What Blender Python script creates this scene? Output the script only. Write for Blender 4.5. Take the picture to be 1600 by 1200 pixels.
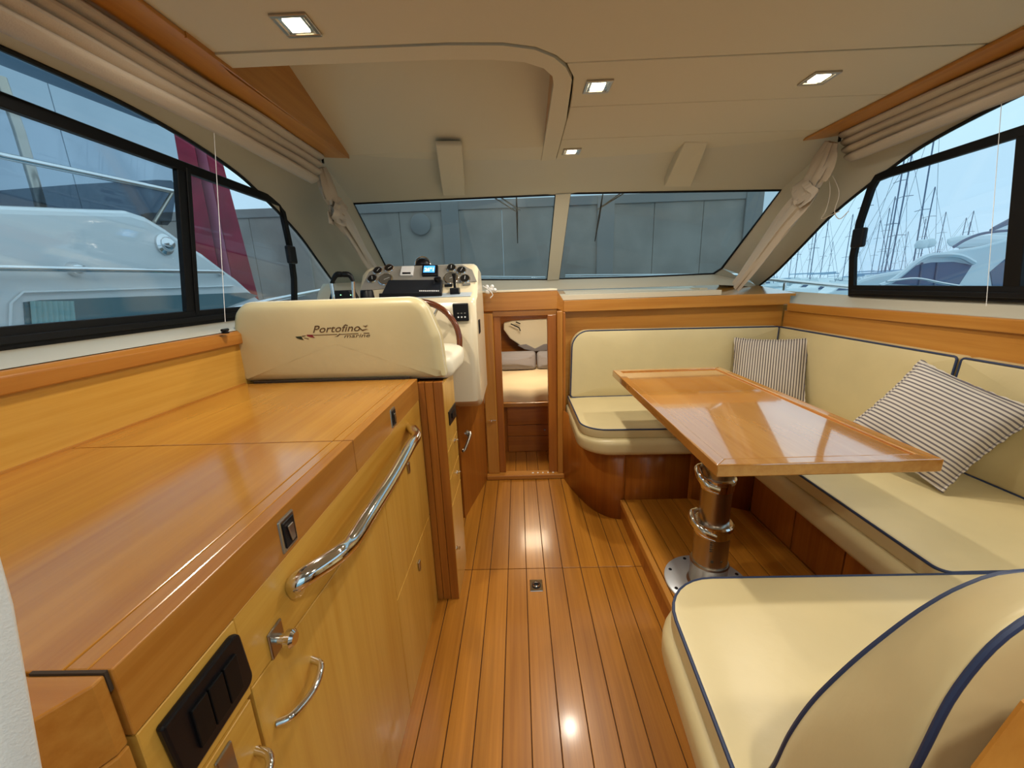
import bpy, bmesh, math, random
from mathutils import Vector, Matrix
random.seed(7)
S = bpy.context.scene
for o in list(bpy.data.objects): bpy.data.objects.remove(o)
C = S.collection
# ------------------------------------------------------------ camera
F = 620.0
Yc = Vector((8, 157, -F)).normalized()
Zc = Vector((-86, 2462, F)); Zc = (Zc - Yc*Zc.dot(Yc)).normalized()
Xc = Yc.cross(Zc)
ROT = Matrix((Xc, Yc, Zc))
CAM = Vector((0, 0, 1.27))
cd = bpy.data.cameras.new('camera'); cam = bpy.data.objects.new('camera', cd); C.objects.link(cam)
cd.sensor_width = 36; cd.lens = F*36/1600; cd.clip_start = 0.01; cd.clip_end = 500
cam.matrix_world = Matrix.Translation(CAM) @ ROT.to_4x4()
S.camera = cam
# ------------------------------------------------------------ sky, light, exposure
w = bpy.data.worlds.new('sky'); S.world = w; w.use_nodes = True
nt = w.node_tree; nt.nodes.clear()
out = nt.nodes.new('ShaderNodeOutputWorld'); bg = nt.nodes.new('ShaderNodeBackground')
tc = nt.nodes.new('ShaderNodeTexCoord'); sx = nt.nodes.new('ShaderNodeSeparateXYZ'); cr = nt.nodes.new('ShaderNodeValToRGB')
nt.links.new(tc.outputs['Generated'], sx.inputs[0]); nt.links.new(sx.outputs[2], cr.inputs[0])
cr.color_ramp.elements[0].position = 0.0; cr.color_ramp.elements[0].color = (0.45, 0.68, 0.79, 1)
cr.color_ramp.elements[1].position = 0.45; cr.color_ramp.elements[1].color = (0.50, 0.73, 0.80, 1)
nt.links.new(cr.outputs[0], bg.inputs[0]); bg.inputs[1].default_value = 1.4
nt.links.new(bg.outputs[0], out.inputs[0])
S.view_settings.view_transform = 'Standard'; S.view_settings.look = 'None'
S.view_settings.gamma = 1; S.view_settings.use_curve_mapping = False; S.view_settings.exposure = 0.0
LAMP = 6.2      # watts of each ceiling downlight

# ------------------------------------------------------------ materials
def lin(c):
    return tuple((x/12.92 if x <= .04045 else ((x+.055)/1.055)**2.4) for x in [v/255 for v in c]) + (1,)
MATS = {}
def mat(name, rgb, rough=.5, metal=0, coat=0, bump=0, bscale=60, var=0, vscale=8, emit=0, rgb2=None, spec=.5):
    if name in MATS: return MATS[name]
    m = bpy.data.materials.new(name); m.use_nodes = True; n = m.node_tree; b = n.nodes['Principled BSDF']
    b.inputs['Base Color'].default_value = lin(rgb); b.inputs['Roughness'].default_value = rough
    b.inputs['Metallic'].default_value = metal; b.inputs['Coat Weight'].default_value = coat
    b.inputs['Coat Roughness'].default_value = .08; b.inputs['Specular IOR Level'].default_value = spec
    t = n.nodes.new('ShaderNodeTexCoord')
    if var or rgb2:
        no = n.nodes.new('ShaderNodeTexNoise'); no.inputs['Scale'].default_value = vscale; no.inputs['Detail'].default_value = 4
        n.links.new(t.outputs['Object'], no.inputs['Vector'])
        r = n.nodes.new('ShaderNodeValToRGB')
        c2 = lin(rgb2) if rgb2 else lin([max(0, v*(1-var)) for v in rgb])
        r.color_ramp.elements[0].color = c2; r.color_ramp.elements[1].color = lin(rgb)
        r.color_ramp.elements[0].position = .35; r.color_ramp.elements[1].position = .62
        n.links.new(no.outputs[0], r.inputs[0]); n.links.new(r.outputs[0], b.inputs['Base Color'])
    if bump:
        no2 = n.nodes.new('ShaderNodeTexNoise'); no2.inputs['Scale'].default_value = bscale; no2.inputs['Detail'].default_value = 3
        n.links.new(t.outputs['Object'], no2.inputs['Vector'])
        bp = n.nodes.new('ShaderNodeBump'); bp.inputs['Strength'].default_value = bump; bp.inputs['Distance'].default_value = .004
        n.links.new(no2.outputs[0], bp.inputs['Height']); n.links.new(bp.outputs[0], b.inputs['Normal'])
    if emit:
        b.inputs['Emission Color'].default_value = lin(rgb); b.inputs['Emission Strength'].default_value = emit
    MATS[name] = m; return m
def wood(name, light, dark, axis, rough=.28, coat=.25, fine=1.0, contrast=1.0):
    if name in MATS: return MATS[name]
    m = bpy.data.materials.new(name); m.use_nodes = True; n = m.node_tree; b = n.nodes['Principled BSDF']
    t = n.nodes.new('ShaderNodeTexCoord'); g = n.nodes.new('ShaderNodeNewGeometry')
    mp = n.nodes.new('ShaderNodeMapping'); s = [46*fine]*3; s['xyz'.index(axis)] = 1.6; mp.inputs['Scale'].default_value = s
    n.links.new(t.outputs['Object'], mp.inputs['Vector'])
    a = n.nodes.new('ShaderNodeTexNoise'); a.inputs['Scale'].default_value = 1.0; a.inputs['Detail'].default_value = 5; a.inputs['Roughness'].default_value = .65
    n.links.new(mp.outputs[0], a.inputs['Vector'])
    mp2 = n.nodes.new('ShaderNodeMapping'); s2 = [7.0]*3; s2['xyz'.index(axis)] = .8; mp2.inputs['Scale'].default_value = s2
    n.links.new(t.outputs['Object'], mp2.inputs['Vector'])
    c = n.nodes.new('ShaderNodeTexNoise'); c.inputs['Scale'].default_value = 1.0; c.inputs['Detail'].default_value = 2
    n.links.new(mp2.outputs[0], c.inputs['Vector'])
    mx = n.nodes.new('ShaderNodeMath'); mx.operation = 'ADD'; n.links.new(a.outputs[0], mx.inputs[0]); n.links.new(c.outputs[0], mx.inputs[1])
    oi = n.nodes.new('ShaderNodeObjectInfo'); ma = n.nodes.new('ShaderNodeMath'); ma.operation = 'MULTIPLY_ADD'
    n.links.new(oi.outputs['Random'], ma.inputs[0]); ma.inputs[1].default_value = .16; n.links.new(mx.outputs[0], ma.inputs[2])
    r = n.nodes.new('ShaderNodeValToRGB'); e = r.color_ramp.elements
    e[0].position = .55 ; e[1].position = 1.0; 
    dv = n.nodes.new('ShaderNodeMath'); dv.operation = 'MULTIPLY'; dv.inputs[1].default_value = .68
    n.links.new(ma.outputs[0], dv.inputs[0]); n.links.new(dv.outputs[0], r.inputs[0])
    e[0].color = lin(dark); e[1].color = lin(light)
    n.links.new(r.outputs[0], b.inputs['Base Color'])
    b.inputs['Roughness'].default_value = rough; b.inputs['Coat Weight'].default_value = coat; b.inputs['Coat Roughness'].default_value = .12
    b.inputs['Specular IOR Level'].default_value = .4
    bp = n.nodes.new('ShaderNodeBump'); bp.inputs['Strength'].default_value = .04; bp.inputs['Distance'].default_value = .002
    n.links.new(a.outputs[0], bp.inputs['Height']); n.links.new(bp.outputs[0], b.inputs['Normal'])
    if coat > .85: b.inputs['Coat IOR'].default_value = 2.9; b.inputs['Coat Roughness'].default_value = .05
    MATS[name] = m; return m
def glass(name, tint, refl=1.0, rough=0.0):
    m = bpy.data.materials.new(name); m.use_nodes = True; n = m.node_tree; n.nodes.clear()
    o = n.nodes.new('ShaderNodeOutputMaterial'); tr = n.nodes.new('ShaderNodeBsdfTransparent'); gl = n.nodes.new('ShaderNodeBsdfGlossy')
    tr.inputs[0].default_value = tint + (1,); gl.inputs['Roughness'].default_value = rough
    lw = n.nodes.new('ShaderNodeLayerWeight'); lw.inputs[0].default_value = .5
    pw = n.nodes.new('ShaderNodeMath'); pw.operation = 'POWER'; pw.inputs[1].default_value = 4.0; n.links.new(lw.outputs['Facing'], pw.inputs[0])
    mu = n.nodes.new('ShaderNodeMath'); mu.operation = 'MULTIPLY_ADD'; mu.inputs[1].default_value = .35*refl; mu.inputs[2].default_value = .02*refl; n.links.new(pw.outputs[0], mu.inputs[0])
    mi = n.nodes.new('ShaderNodeMixShader'); n.links.new(mu.outputs[0], mi.inputs[0]); n.links.new(tr.outputs[0], mi.inputs[1]); n.links.new(gl.outputs[0], mi.inputs[2])
    n.links.new(mi.outputs[0], o.inputs[0]); MATS[name] = m; return m
def stripes(name, c1, c2, axis, per):
    m = bpy.data.materials.new(name); m.use_nodes = True; n = m.node_tree; b = n.nodes['Principled BSDF']
    t = n.nodes.new('ShaderNodeTexCoord'); wv = n.nodes.new('ShaderNodeTexWave'); wv.bands_direction = axis
    wv.inputs['Scale'].default_value = math.pi*2/per/20; wv.inputs['Distortion'].default_value = .25; wv.inputs['Detail'].default_value = 1
    n.links.new(t.outputs['Object'], wv.inputs['Vector']); r = n.nodes.new('ShaderNodeValToRGB')
    r.color_ramp.elements[0].position = .3; r.color_ramp.elements[1].position = .45
    r.color_ramp.elements[0].color = lin(c1); r.color_ramp.elements[1].color = lin(c2)
    n.links.new(wv.outputs[0], r.inputs[0]); n.links.new(r.outputs[0], b.inputs['Base Color']); b.inputs['Roughness'].default_value = .95
    b.inputs['Specular IOR Level'].default_value = .1
    MATS[name] = m; return m
HL, HD = (196, 140, 64), (166, 106, 38)
W_Y = wood('honey_wood_lengthwise', HL, HD, 'y'); W_X = wood('honey_wood_crosswise', HL, HD, 'x'); W_Z = wood('honey_wood_upright', HL, HD, 'z')
WP_Y = wood('pale_veneer_lengthwise', (212, 166, 78), (186, 134, 46), 'y', rough=.35)
WP_Z = wood('pale_veneer_upright', (212, 166, 78), (186, 134, 46), 'z', rough=.35)
W_TOP = wood('worktop_veneer', (200, 142, 54), (168, 108, 32), 'y', rough=.2, coat=.75)
W_TAB = wood('table_veneer', (196, 144, 74), (166, 110, 44), 'y', rough=.14, coat=.9)
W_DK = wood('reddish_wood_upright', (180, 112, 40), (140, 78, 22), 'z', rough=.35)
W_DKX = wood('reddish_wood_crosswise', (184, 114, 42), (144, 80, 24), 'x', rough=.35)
W_FL = wood('floor_teak', (190, 128, 46), (150, 94, 26), 'y', rough=.3, coat=.3, fine=1.6)
W_RIM = wood('mahogany_rim', (120, 62, 30), (84, 38, 18), 'x', rough=.2, coat=.6)
CAULK = mat('dark_caulk', (58, 30, 14), .7)
CREAM = mat('cream_vinyl_cushion', (208, 192, 146), .36, bump=.12, bscale=35, var=.05, vscale=3)
IVORY = mat('ivory_vinyl', (240, 232, 208), .4, bump=.08, bscale=35)
PIPE = mat('navy_piping', (38, 52, 84), .5)
LINER = mat('beige_headliner', (198, 190, 168), .75, bump=.06, bscale=200)
LINER2 = mat('beige_moulding', (190, 184, 166), .5)
SILL = mat('cream_sill', (226, 214, 188), .4)
GAP = mat('shadow_gap', (60, 46, 32), .8)
BLK = mat('black_frame', (6, 7, 10), .5, spec=.25)
BLKP = mat('black_plastic', (11, 12, 17), .4, spec=.3)
NAVYB = mat('dark_cover', (20, 26, 36), .55)
CHR = mat('polished_chrome', (225, 225, 225), .07, metal=1)
STEEL = mat('brushed_steel', (176, 170, 160), .28, metal=1)
ALU = mat('anodised_plate', (206, 212, 218), .35, metal=.6)
FAB = mat('beige_curtain_cloth', (186, 174, 158), .9, bump=.25, bscale=260)
WHT = mat('white_curtain_cloth', (226, 226, 222), .9, bump=.18, bscale=500)
GEL = mat('white_gelcoat', (236, 238, 238), .18, coat=.3)
HELM = mat('cream_gelcoat', (236, 222, 190), .25, coat=.3)
PANEL = mat('grey_dash_panel', (150, 146, 138), .35)
SKYP = mat('sky_sheen_dash_panel', (190, 206, 220), .25)  # pale blue is the sky's reflection put into the ledge colour
WHITE = mat('white_enamel', (240, 240, 240), .35)
GLS = glass('clear_window_glass', (.96, .97, .995), 1.4)
GLW = glass('smoked_windshield_glass', (.72, .75, .78), 1.5)
GLY = glass('grey_plexiglass', (.42, .46, .5), 1.0)
GLD = mat('sky_toned_boat_glass', (84, 124, 134), .06, coat=1)  # sky reflection painted into the teal base colour
# ------------------------------------------------------------ pixel to point helpers (real planes of the cabin)
def ray(px, py): return ROT @ Vector((px-800, 600-py, -F))
def at_z(px, py, z): d = ray(px, py); return CAM + d*((z-CAM.z)/d.z)
def at_x(px, py, x): d = ray(px, py); return CAM + d*(x/d.x)
def at_y(px, py, y): d = ray(px, py); return CAM + d*(y/d.y)
def at_p(px, py, p, nrm):
    d = ray(px, py); nrm = Vector(nrm); return CAM + d*((Vector(p)-CAM).dot(nrm)/d.dot(nrm))
V = Vector
# ------------------------------------------------------------ mesh helpers
OFF = {}
def put(o, parent):
    C.objects.link(o)
    if parent: o.parent = parent
def thing(name, label, cat, loc=(0, 0, 0), group=None):
    o = bpy.data.objects.new(name, None); C.objects.link(o); o.location = loc; o.empty_display_size = .05
    o['label'] = label; o['category'] = cat
    if group: o['group'] = group
    OFF[o.name] = V(loc); return o
def tag(o, label, cat, group=None):
    o['label'] = label; o['category'] = cat
    if group: o['group'] = group
    return o
class M:
    def __init__(s): s.v = []; s.f = []
    def add(s, vs, fs):
        b = len(s.v); s.v += [V(p) for p in vs]; s.f += [[i+b for i in f] for f in fs]; return s
    def box(s, x0, x1, y0, y1, z0, z1):
        return s.hexa([(x0, y0, z0), (x1, y0, z0), (x1, y1, z0), (x0, y1, z0)], [(x0, y0, z1), (x1, y0, z1), (x1, y1, z1), (x0, y1, z1)])
    def hexa(s, a, b):
        n = len(a); fs = [list(range(n))[::-1], list(range(n, 2*n))] + [[i, (i+1) % n, (i+1) % n+n, i+n] for i in range(n)]
        return s.add(list(a)+list(b), fs)
    def prism(s, poly, ext):      # polygon of 3D points, swept by the vector ext
        return s.hexa([V(p) for p in poly], [V(p)+V(ext) for p in poly])
    def tube(s, pts, r, n=10, closed=False, cap=True, flat=1.0):
        pts = [V(p) for p in pts]; k = len(pts); rings = []; up = None
        for i, p in enumerate(pts):
            if closed: t = pts[(i+1) % k]-pts[i-1]
            else: t = pts[min(i+1, k-1)]-pts[max(i-1, 0)]
            t.normalize()
            if up is None: up = V((0, 0, 1)) if abs(t.z) < .9 else V((1, 0, 0))
            a = t.cross(up).normalized(); up = a.cross(t).normalized()
            rr = r[i] if isinstance(r, (list, tuple)) else r
            rings.append([p + (a*math.cos(q*2*math.pi/n)+up*math.sin(q*2*math.pi/n)*flat)*rr for q in range(n)])
        vs = [q for rg in rings for q in rg]; fs = []
        for i in range(k if closed else k-1):
            j = (i+1) % k
            for q in range(n): fs.append([i*n+q, i*n+(q+1) % n, j*n+(q+1) % n, j*n+q])
        if cap and not closed: fs += [list(range(n))[::-1], [(k-1)*n+q for q in range(n)]]
        return s.add(vs, fs)
    def cyl(s, p0, p1, r, n=20, r2=None):
        return s.tube([p0, p1], [r, r if r2 is None else r2], n)
    def lathe(s, p, axis, prof, n=28):    # prof: list of (r, h) along axis
        ax = V(axis).normalized(); a = ax.orthogonal().normalized(); b = ax.cross(a); p = V(p); vs = []; fs = []
        for r, h in prof:
            for q in range(n): t = q*2*math.pi/n; vs.append(p+ax*h+(a*math.cos(t)+b*math.sin(t))*max(r, 1e-5))
        for i in range(len(prof)-1):
            for q in range(n): fs.append([i*n+q, i*n+(q+1) % n, (i+1)*n+(q+1) % n, (i+1)*n+q])
        fs += [list(range(n))[::-1], [(len(prof)-1)*n+q for q in range(n)]]
        return s.add(vs, fs)
    def grid(s, rows, skip=None, closed=False):
        n = len(rows[0]); vs = [p for r in rows for p in r]; fs = []
        for i in range(len(rows)-1):
            for j in range(n if closed else n-1):
                if skip and skip(i, j): continue
                k = (j+1) % n
                fs.append([i*n+j, i*n+k, (i+1)*n+k, (i+1)*n+j])
        return s.add(vs, fs)
    def slab(s, outl, t, r, fn, dome=.012, seg=4, back_r=None):
        # cushion: outline polygon (u, v), thickness t along w, rounded edges of radius r; fn(u, v, w) -> point
        n = len(outl); P = [V((u, v, 0)) for u, v in outl]; cen = sum(P, V((0, 0, 0)))/n
        area = sum(P[i].x*P[(i+1) % n].y-P[(i+1) % n].x*P[i].y for i in range(n)); sg = 1 if area > 0 else -1
        nr = []
        for i in range(n):
            t1 = (P[i]-P[i-1]).normalized(); t2 = (P[(i+1) % n]-P[i]).normalized(); tt = (t1+t2).normalized(); nr.append(V((-tt.y, tt.x, 0))*sg)
        rings = []
        def ring(ins, wv, sc=1.0):
            rings.append([fn(q.x, q.y, wv) for q in [cen+((P[i]+nr[i]*ins)-cen)*sc for i in range(n)]])
        br = r if back_r is None else back_r
        for k in range(seg+1): a = math.pi/2*k/seg; ring(br*(1-math.sin(a)), br*(1-math.cos(a)))
        for k in range(seg+1): a = math.pi/2*k/seg; ring(r*(1-math.cos(a)), t-r*(1-math.sin(a)))
        for sc, d in ((.9, .45), (.75, .75), (.5, .95), (.2, .99), (.02, 1.0)): ring(r, t+dome*d, sc)
        vs = [p for q in rings for p in q]; fs = []
        for i in range(len(rings)-1):
            for q in range(n): fs.append([i*n+q, i*n+(q+1) % n, (i+1)*n+(q+1) % n, (i+1)*n+q])
        fs += [list(range(n))[::-1], [(len(rings)-1)*n+q for q in range(n)]]
        return s.add(vs, fs)
    def obj(s, name, m, parent=None, smooth=False, bevel=0, seg=2, solid=0, sub=0, loc=None, angle=40):
        off = OFF.get(parent.name, V((0, 0, 0))) if parent else V((0, 0, 0))
        own = V(loc) if loc is not None else off
        me = bpy.data.meshes.new(name); me.from_pydata([tuple(v-own) for v in s.v], [], s.f)
        bm = bmesh.new(); bm.from_mesh(me); bmesh.ops.recalc_face_normals(bm, faces=bm.faces); bm.to_mesh(me); bm.free()
        me.materials.append(m)
        if smooth:
            for p in me.polygons: p.use_smooth = True
            me.set_sharp_from_angle(angle=math.radians(angle))
        o = bpy.data.objects.new(name, me); put(o, parent); OFF[o.name] = own
        if loc is not None: o.location = own-off
        if solid: q = o.modifiers.new('s', 'SOLIDIFY'); q.thickness = solid; q.offset = 0
        if bevel:
            q = o.modifiers.new('b', 'BEVEL'); q.width = bevel; q.segments = seg; q.limit_method = 'ANGLE'; q.angle_limit = math.radians(40)
            q.harden_normals = False
        if sub: q = o.modifiers.new('u', 'SUBSURF'); q.levels = sub; q.render_levels = sub
        return o
def struct(o): o['kind'] = 'structure'; return o
def rpoly(pts, rad, n=6):
    out = []; k = len(pts)
    for i in range(k):
        p = V(pts[i]).to_3d(); a = (V(pts[i-1]).to_3d()-p); b = (V(pts[(i+1) % k]).to_3d()-p)
        r = rad[i] if isinstance(rad, (list, tuple)) else rad
        la, lb = a.length, b.length; a.normalize(); b.normalize()
        if r <= 0: out.append((p.x, p.y)); continue
        ang = a.angle(b); d = min(r/math.tan(ang/2), la*.49, lb*.49); r2 = d*math.tan(ang/2)
        c = p+(a+b).normalized()*(r2/math.sin(ang/2)); s0 = p+a*d-c; s1 = p+b*d-c; tot = s0.angle(s1)
        for q in range(n+1):
            t = q/n; v = (s0*math.sin((1-t)*tot)+s1*math.sin(t*tot))/math.sin(tot); out.append((c.x+v.x, c.y+v.y))
    return out
def dens(poly, step):       # add points on the long sides
    out = []; k = len(poly)
    for i in range(k):
        a = V(poly[i]).to_3d(); b = V(poly[(i+1) % k]).to_3d(); m = max(1, int((b-a).length/step))
        for q in range(m): c = a.lerp(b, q/m); out.append((c.x, c.y))
    return out
def smoothline(pts, n=8):   # Catmull-Rom
    pts = [V(p) for p in pts]; P = [pts[0]*2-pts[1]]+pts+[pts[-1]*2-pts[-2]]; out = []
    for i in range(1, len(P)-2):
        for q in range(n):
            t = q/n; a, b, c, d = P[i-1:i+3]
            out.append(.5*((2*b)+(c-a)*t+(2*a-5*b+4*c-d)*t*t+(3*b-a-3*c+d)*t**3))
    out.append(pts[-1]); return out
def copytree(o, parent=None):
    c = o.copy(); C.objects.link(c); c.parent = parent
    for ch in o.children: copytree(ch, c)
    return c
def text(body, size, m, parent, name, mw, shear=0, ext=.0004, sx_=1.0, bold=0):
    cu = bpy.data.curves.new('t', 'FONT'); cu.body = body; cu.size = size; cu.shear = shear; cu.extrude = ext; cu.offset = bold; cu.resolution_u = 3
    t = bpy.data.objects.new('t', cu); C.objects.link(t); bpy.context.view_layer.update()
    me = bpy.data.meshes.new_from_object(t.evaluated_get(bpy.context.evaluated_depsgraph_get())); bpy.data.objects.remove(t)
    me.transform(Matrix.Diagonal((sx_, 1, 1, 1))); me.transform(Matrix.Translation(-OFF.get(parent.name, V((0, 0, 0)))) @ mw); me.materials.clear(); me.materials.append(m)
    o = bpy.data.objects.new(name, me); put(o, parent); return o
def frame(p, xdir, ydir):
    x = V(xdir).normalized(); z = x.cross(V(ydir)).normalized(); y = z.cross(x)
    return Matrix.Translation(V(p)) @ Matrix((x, y, z)).transposed().to_4x4()

# ============================================================ FLOOR
fl = struct(M().box(-1.3, 1.9, -1.2, 2.45, -.06, -.006).obj('floor', CAULK))
JY = 1.56; PW_ = .083
def planks(parent, xs, y0, y1, z0, z1, m, name='plank', clip=None, g=.0014):
    for a, b in xs: M().box(a+g, b-g, y0, y1, z0, z1).obj(name, m, parent, bevel=.001, seg=1)
GAPF = .0016
rows = [(.003+PW_*i, .003+PW_*(i+1)) for i in range(-5, 7)]
rows[0] = (-.46, rows[0][1])
planks(fl, rows, -1.1, JY-.002, -.008, 0, W_FL)
planks(fl, rows, JY+.002, 2.44, -.008, 0, W_FL)
# ============================================================ CEILING
ZC = 1.90
ce = struct(M().box(-1.2, 1.8, -1.2, 3.2, 2.22, 2.27).obj('ceiling', LINER2))  # unseen outer roof shell, added to block sky light above the panels
def kink(x): return 2.33-.20*((x-.3)/1.1)**2
arc = [(-.17, 1.25), (-.02, 1.262), (.07, 1.29), (.13, 1.335), (.172, 1.395), (.2, 1.47), (.212, 1.6), (.22, 1.8), (.224, 2.1), (.226, 2.325)]
def cpanel(poly, z=ZC): return M().prism([(x, y, z) for x, y in poly], (0, 0, .02)).obj('ceiling_panel', LINER, ce, bevel=.002, seg=1)
g = .002
cpanel([(-1.0, -1.15), (1.5, -1.15), (1.5, 1.38-g), (.162, 1.38-g)] + arc[3::-1] + [(-1.0, 1.243)])
cpanel([(.168, 1.38+g), (1.5, 1.385+g), (1.5, 1.70-g), (.217, 1.69-g)] + arc[6:4:-1] + [(.172, 1.395)])
cpanel([(.217, 1.69+g), (1.5, 1.70+g), (1.5, 2.045-g), (.223, 2.035-g), (.22, 1.8)])
cpanel([(.223, 2.035+g), (1.5, 2.045+g)] + [(x, kink(x)) for x in (1.5, 1.3, 1.1, .9, .7, .5, .3, .226)])
inn = [(-.80, 1.315), (-.639, 1.315), (-.2, 1.322), (-.05, 1.335), (.04, 1.355), (.1, 1.395), (.13, 1.445), (.139, 1.50), (.143, 1.754), (.146, 2.1), (.148, 2.33)]
outr = [(-.80, 1.247), (-.639, 1.247), (-.17, 1.254), (-.02, 1.267), (.067, 1.294), (.125, 1.338), (.166, 1.397), (.195, 1.475), (.216, 1.8), (.22, 2.1), (.222, 2.328)]
m = M()
for zz in (ZC-.004, ZC+.016): m.add([(x, y, zz) for x, y in inn]+[(x, y, zz) for x, y in outr], [[i, i+1, i+12, i+11] for i in range(10)])
m.add([(x, y, z) for z in (ZC-.004, ZC+.016) for x, y in inn], [[i, i+1, i+12, i+11] for i in range(10)])
m.add([(x, y, z) for z in (ZC-.004, ZC+.016) for x, y in outr], [[i, i+1, i+12, i+11] for i in range(10)])
m.obj('hatch_trim', LINER, ce)
# recess over the helm: sloping roof panel and timber side walls
def zrec(y): return 1.902+.33*max(0, 2.13-y)*(1 if y > 1.6 else 1) if y < 2.13 else 1.902
ysr = [1.15, 1.25, 1.4, 1.6, 1.8, 2.0, 2.13, 2.2, 2.34]
m = M(); m.grid([[(x, y, min(zrec(y), 2.14)) for x in (-.83, -.4, 0, .15)] for y in ysr]); m.obj('recess_panel', LINER, ce)
m = M(); m.grid([[(.15, y, 1.899), (.15, y, min(zrec(y), 2.14)+.004)] for y in ysr[3:]]); m.obj('recess_side', W_Y, ce, solid=.006)
m = M(); m.grid([[(-.80, y, 1.886), (-.80, y, min(zrec(y), 2.14)+.004)] for y in ysr[:7]]); m.obj('recess_side', W_Y, ce, solid=.006)
m = M(); m.grid([[(-.83, 1.25, 1.9), (-.83, 1.25, 2.16)], [(.15, 1.25, 1.9), (.15, 1.25, 2.16)]]); m.obj('recess_end', LINER, ce)
# ============================================================ WINDSHIELD and header
def plane3(a, b, c): return a, (b-a).cross(c-a).normalized()
TL1 = at_y(553, 318, 2.5); TR1 = at_y(868, 304, 2.7); BR1 = at_y(855, 437, 3.1)
p1, n1 = plane3(TL1, TR1, BR1); BL1 = at_p(614, 438, p1, n1)
TL2 = at_y(891, 302, 2.7); TR2 = at_y(1220, 297, 2.5); BL2 = at_y(873, 436, 3.1)
p2, n2 = plane3(TL2, TR2, BL2); BR2 = at_p(1114, 428, p2, n2); MB2 = at_p(1000, 433, p2, n2); ER2 = at_p(1128, 419, p2, n2)
def pane(poly, th, name, parent, m):
    return M().prism(poly, th).obj(name, m, parent)
wn1 = struct(M().tube([TL1, TR1, BR1, BL1], .008, 6, closed=True).obj('window_1', BLK)); pane([TL1, TR1, BR1, BL1], n1*.006*(1 if n1.y > 0 else -1), 'pane', wn1, GLW)
o2 = [TL2, TR2, ER2, BR2, MB2, BL2]
wn2 = struct(M().tube(o2, .008, 6, closed=True).obj('window_2', BLK)); pane(o2, n2*.006*(1 if n2.y > 0 else -1), 'pane', wn2, GLW)
# wall_front: header, centre mullion and lower beam in beige moulding
wf = M()
xs = [-.94, -.6, -.4, -.2, 0, .2, .4, .6, .8, 1.0, 1.2, 1.35, 1.54]
def top_line(x):
    if x < TR1.x: t = (x-TL1.x)/(TR1.x-TL1.x); return TL1.lerp(TR1, t)
    if x < TL2.x: return TR1.lerp(TL2, (x-TR1.x)/(TL2.x-TR1.x))
    return TL2.lerp(TR2, (x-TL2.x)/(TR2.x-TL2.x))
r0 = []; r1 = []; rm = []
for x in xs:
    k = V((x, kink(x), ZC+.003)); xt = TL1.x+(x+.94)/2.48*(TR2.x-TL1.x); t = top_line(xt)
    r0.append(k); r1.append(t); e_ = 1-((x-.3)/1.24)**8; rm.append(k.lerp(t, .5)+V((0, .01*e_, .022*e_)))
wf.grid([r0, rm, r1])
out_ = V((0, .05, .02))
wf.hexa([TR1, TL2, BL2, BR1], [TR1+out_, TL2+out_, BL2+out_, BR1+out_])
wf.hexa([TR1+V((0, -.02, -.005)), TL2+V((0, -.02, -.005)), BL2+V((0, -.02, -.005)), BR1+V((0, -.02, -.005))], [TR1, TL2, BL2, BR1])
bots = [V((-1.25, 2.62, 1.31)), BL1, BR1, BL2, MB2, BR2, V((1.62, 2.98, 1.245))]
low = [V((p.x, p.y-.10, 1.215)) for p in bots]; low[0] = V((-1.25, 2.5, 1.2)); low[-1] = V((1.7, 2.9, 1.19))
wf.grid([bots, [b.lerp(l, .5)+V((0, -.02, .0)) for b, l in zip(bots, low)], low])
wfo = struct(wf.obj('wall_front', LINER2, None, smooth=True, angle=35))
# roof-edge side filler beyond the panels
for s_ in (-1, 1): M().box(*sorted((.3+s_*1.26, .3+s_*1.33)), -1.2, 2.5, 1.895, 2.25).obj('roof_skirt', GEL, ce)
M().hexa([(-1.0, 2.12, 1.93), (.3, 2.36, 1.93), (1.6, 2.12, 1.93), (1.6, 2.6, 1.93), (-1.0, 2.6, 1.93)], [(-1.0, 2.12, 2.25), (.3, 2.36, 2.25), (1.6, 2.12, 2.25), (1.6, 2.6, 2.25), (-1.0, 2.6, 2.25)]).obj('roof_brow', GEL, ce)
# two boxed brackets under the header
def bracket(px0, px1, pyt, qx0, qx1, pyb, lab):
    y0 = kink(at_y(px0, pyt, 2.25).x)-.05
    a, b = at_z(px0, pyt, ZC-.004), at_z(px1, pyt, ZC-.004); c, d = at_y(qx1, pyb, 2.50 if abs(at_y(qx1, pyb, 2.5).x) > .6 else 2.56), at_y(qx0, pyb, 2.52)
    up = V((0, .03, .10))
    o = M().hexa([a, b, c, d], [a+V((0, 0, .02)), b+V((0, 0, .02)), c+up, d+up]).obj('header_bracket', LINER, None, bevel=.006)
    tag(o, lab, 'bracket', 'header brackets')
bracket(680, 722, 227, 692, 727, 306, 'boxed beige bracket under the header above the helm')
bracket(1070, 1106, 223, 1038, 1080, 292, 'boxed beige bracket under the header above the right windshield pane')
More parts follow.
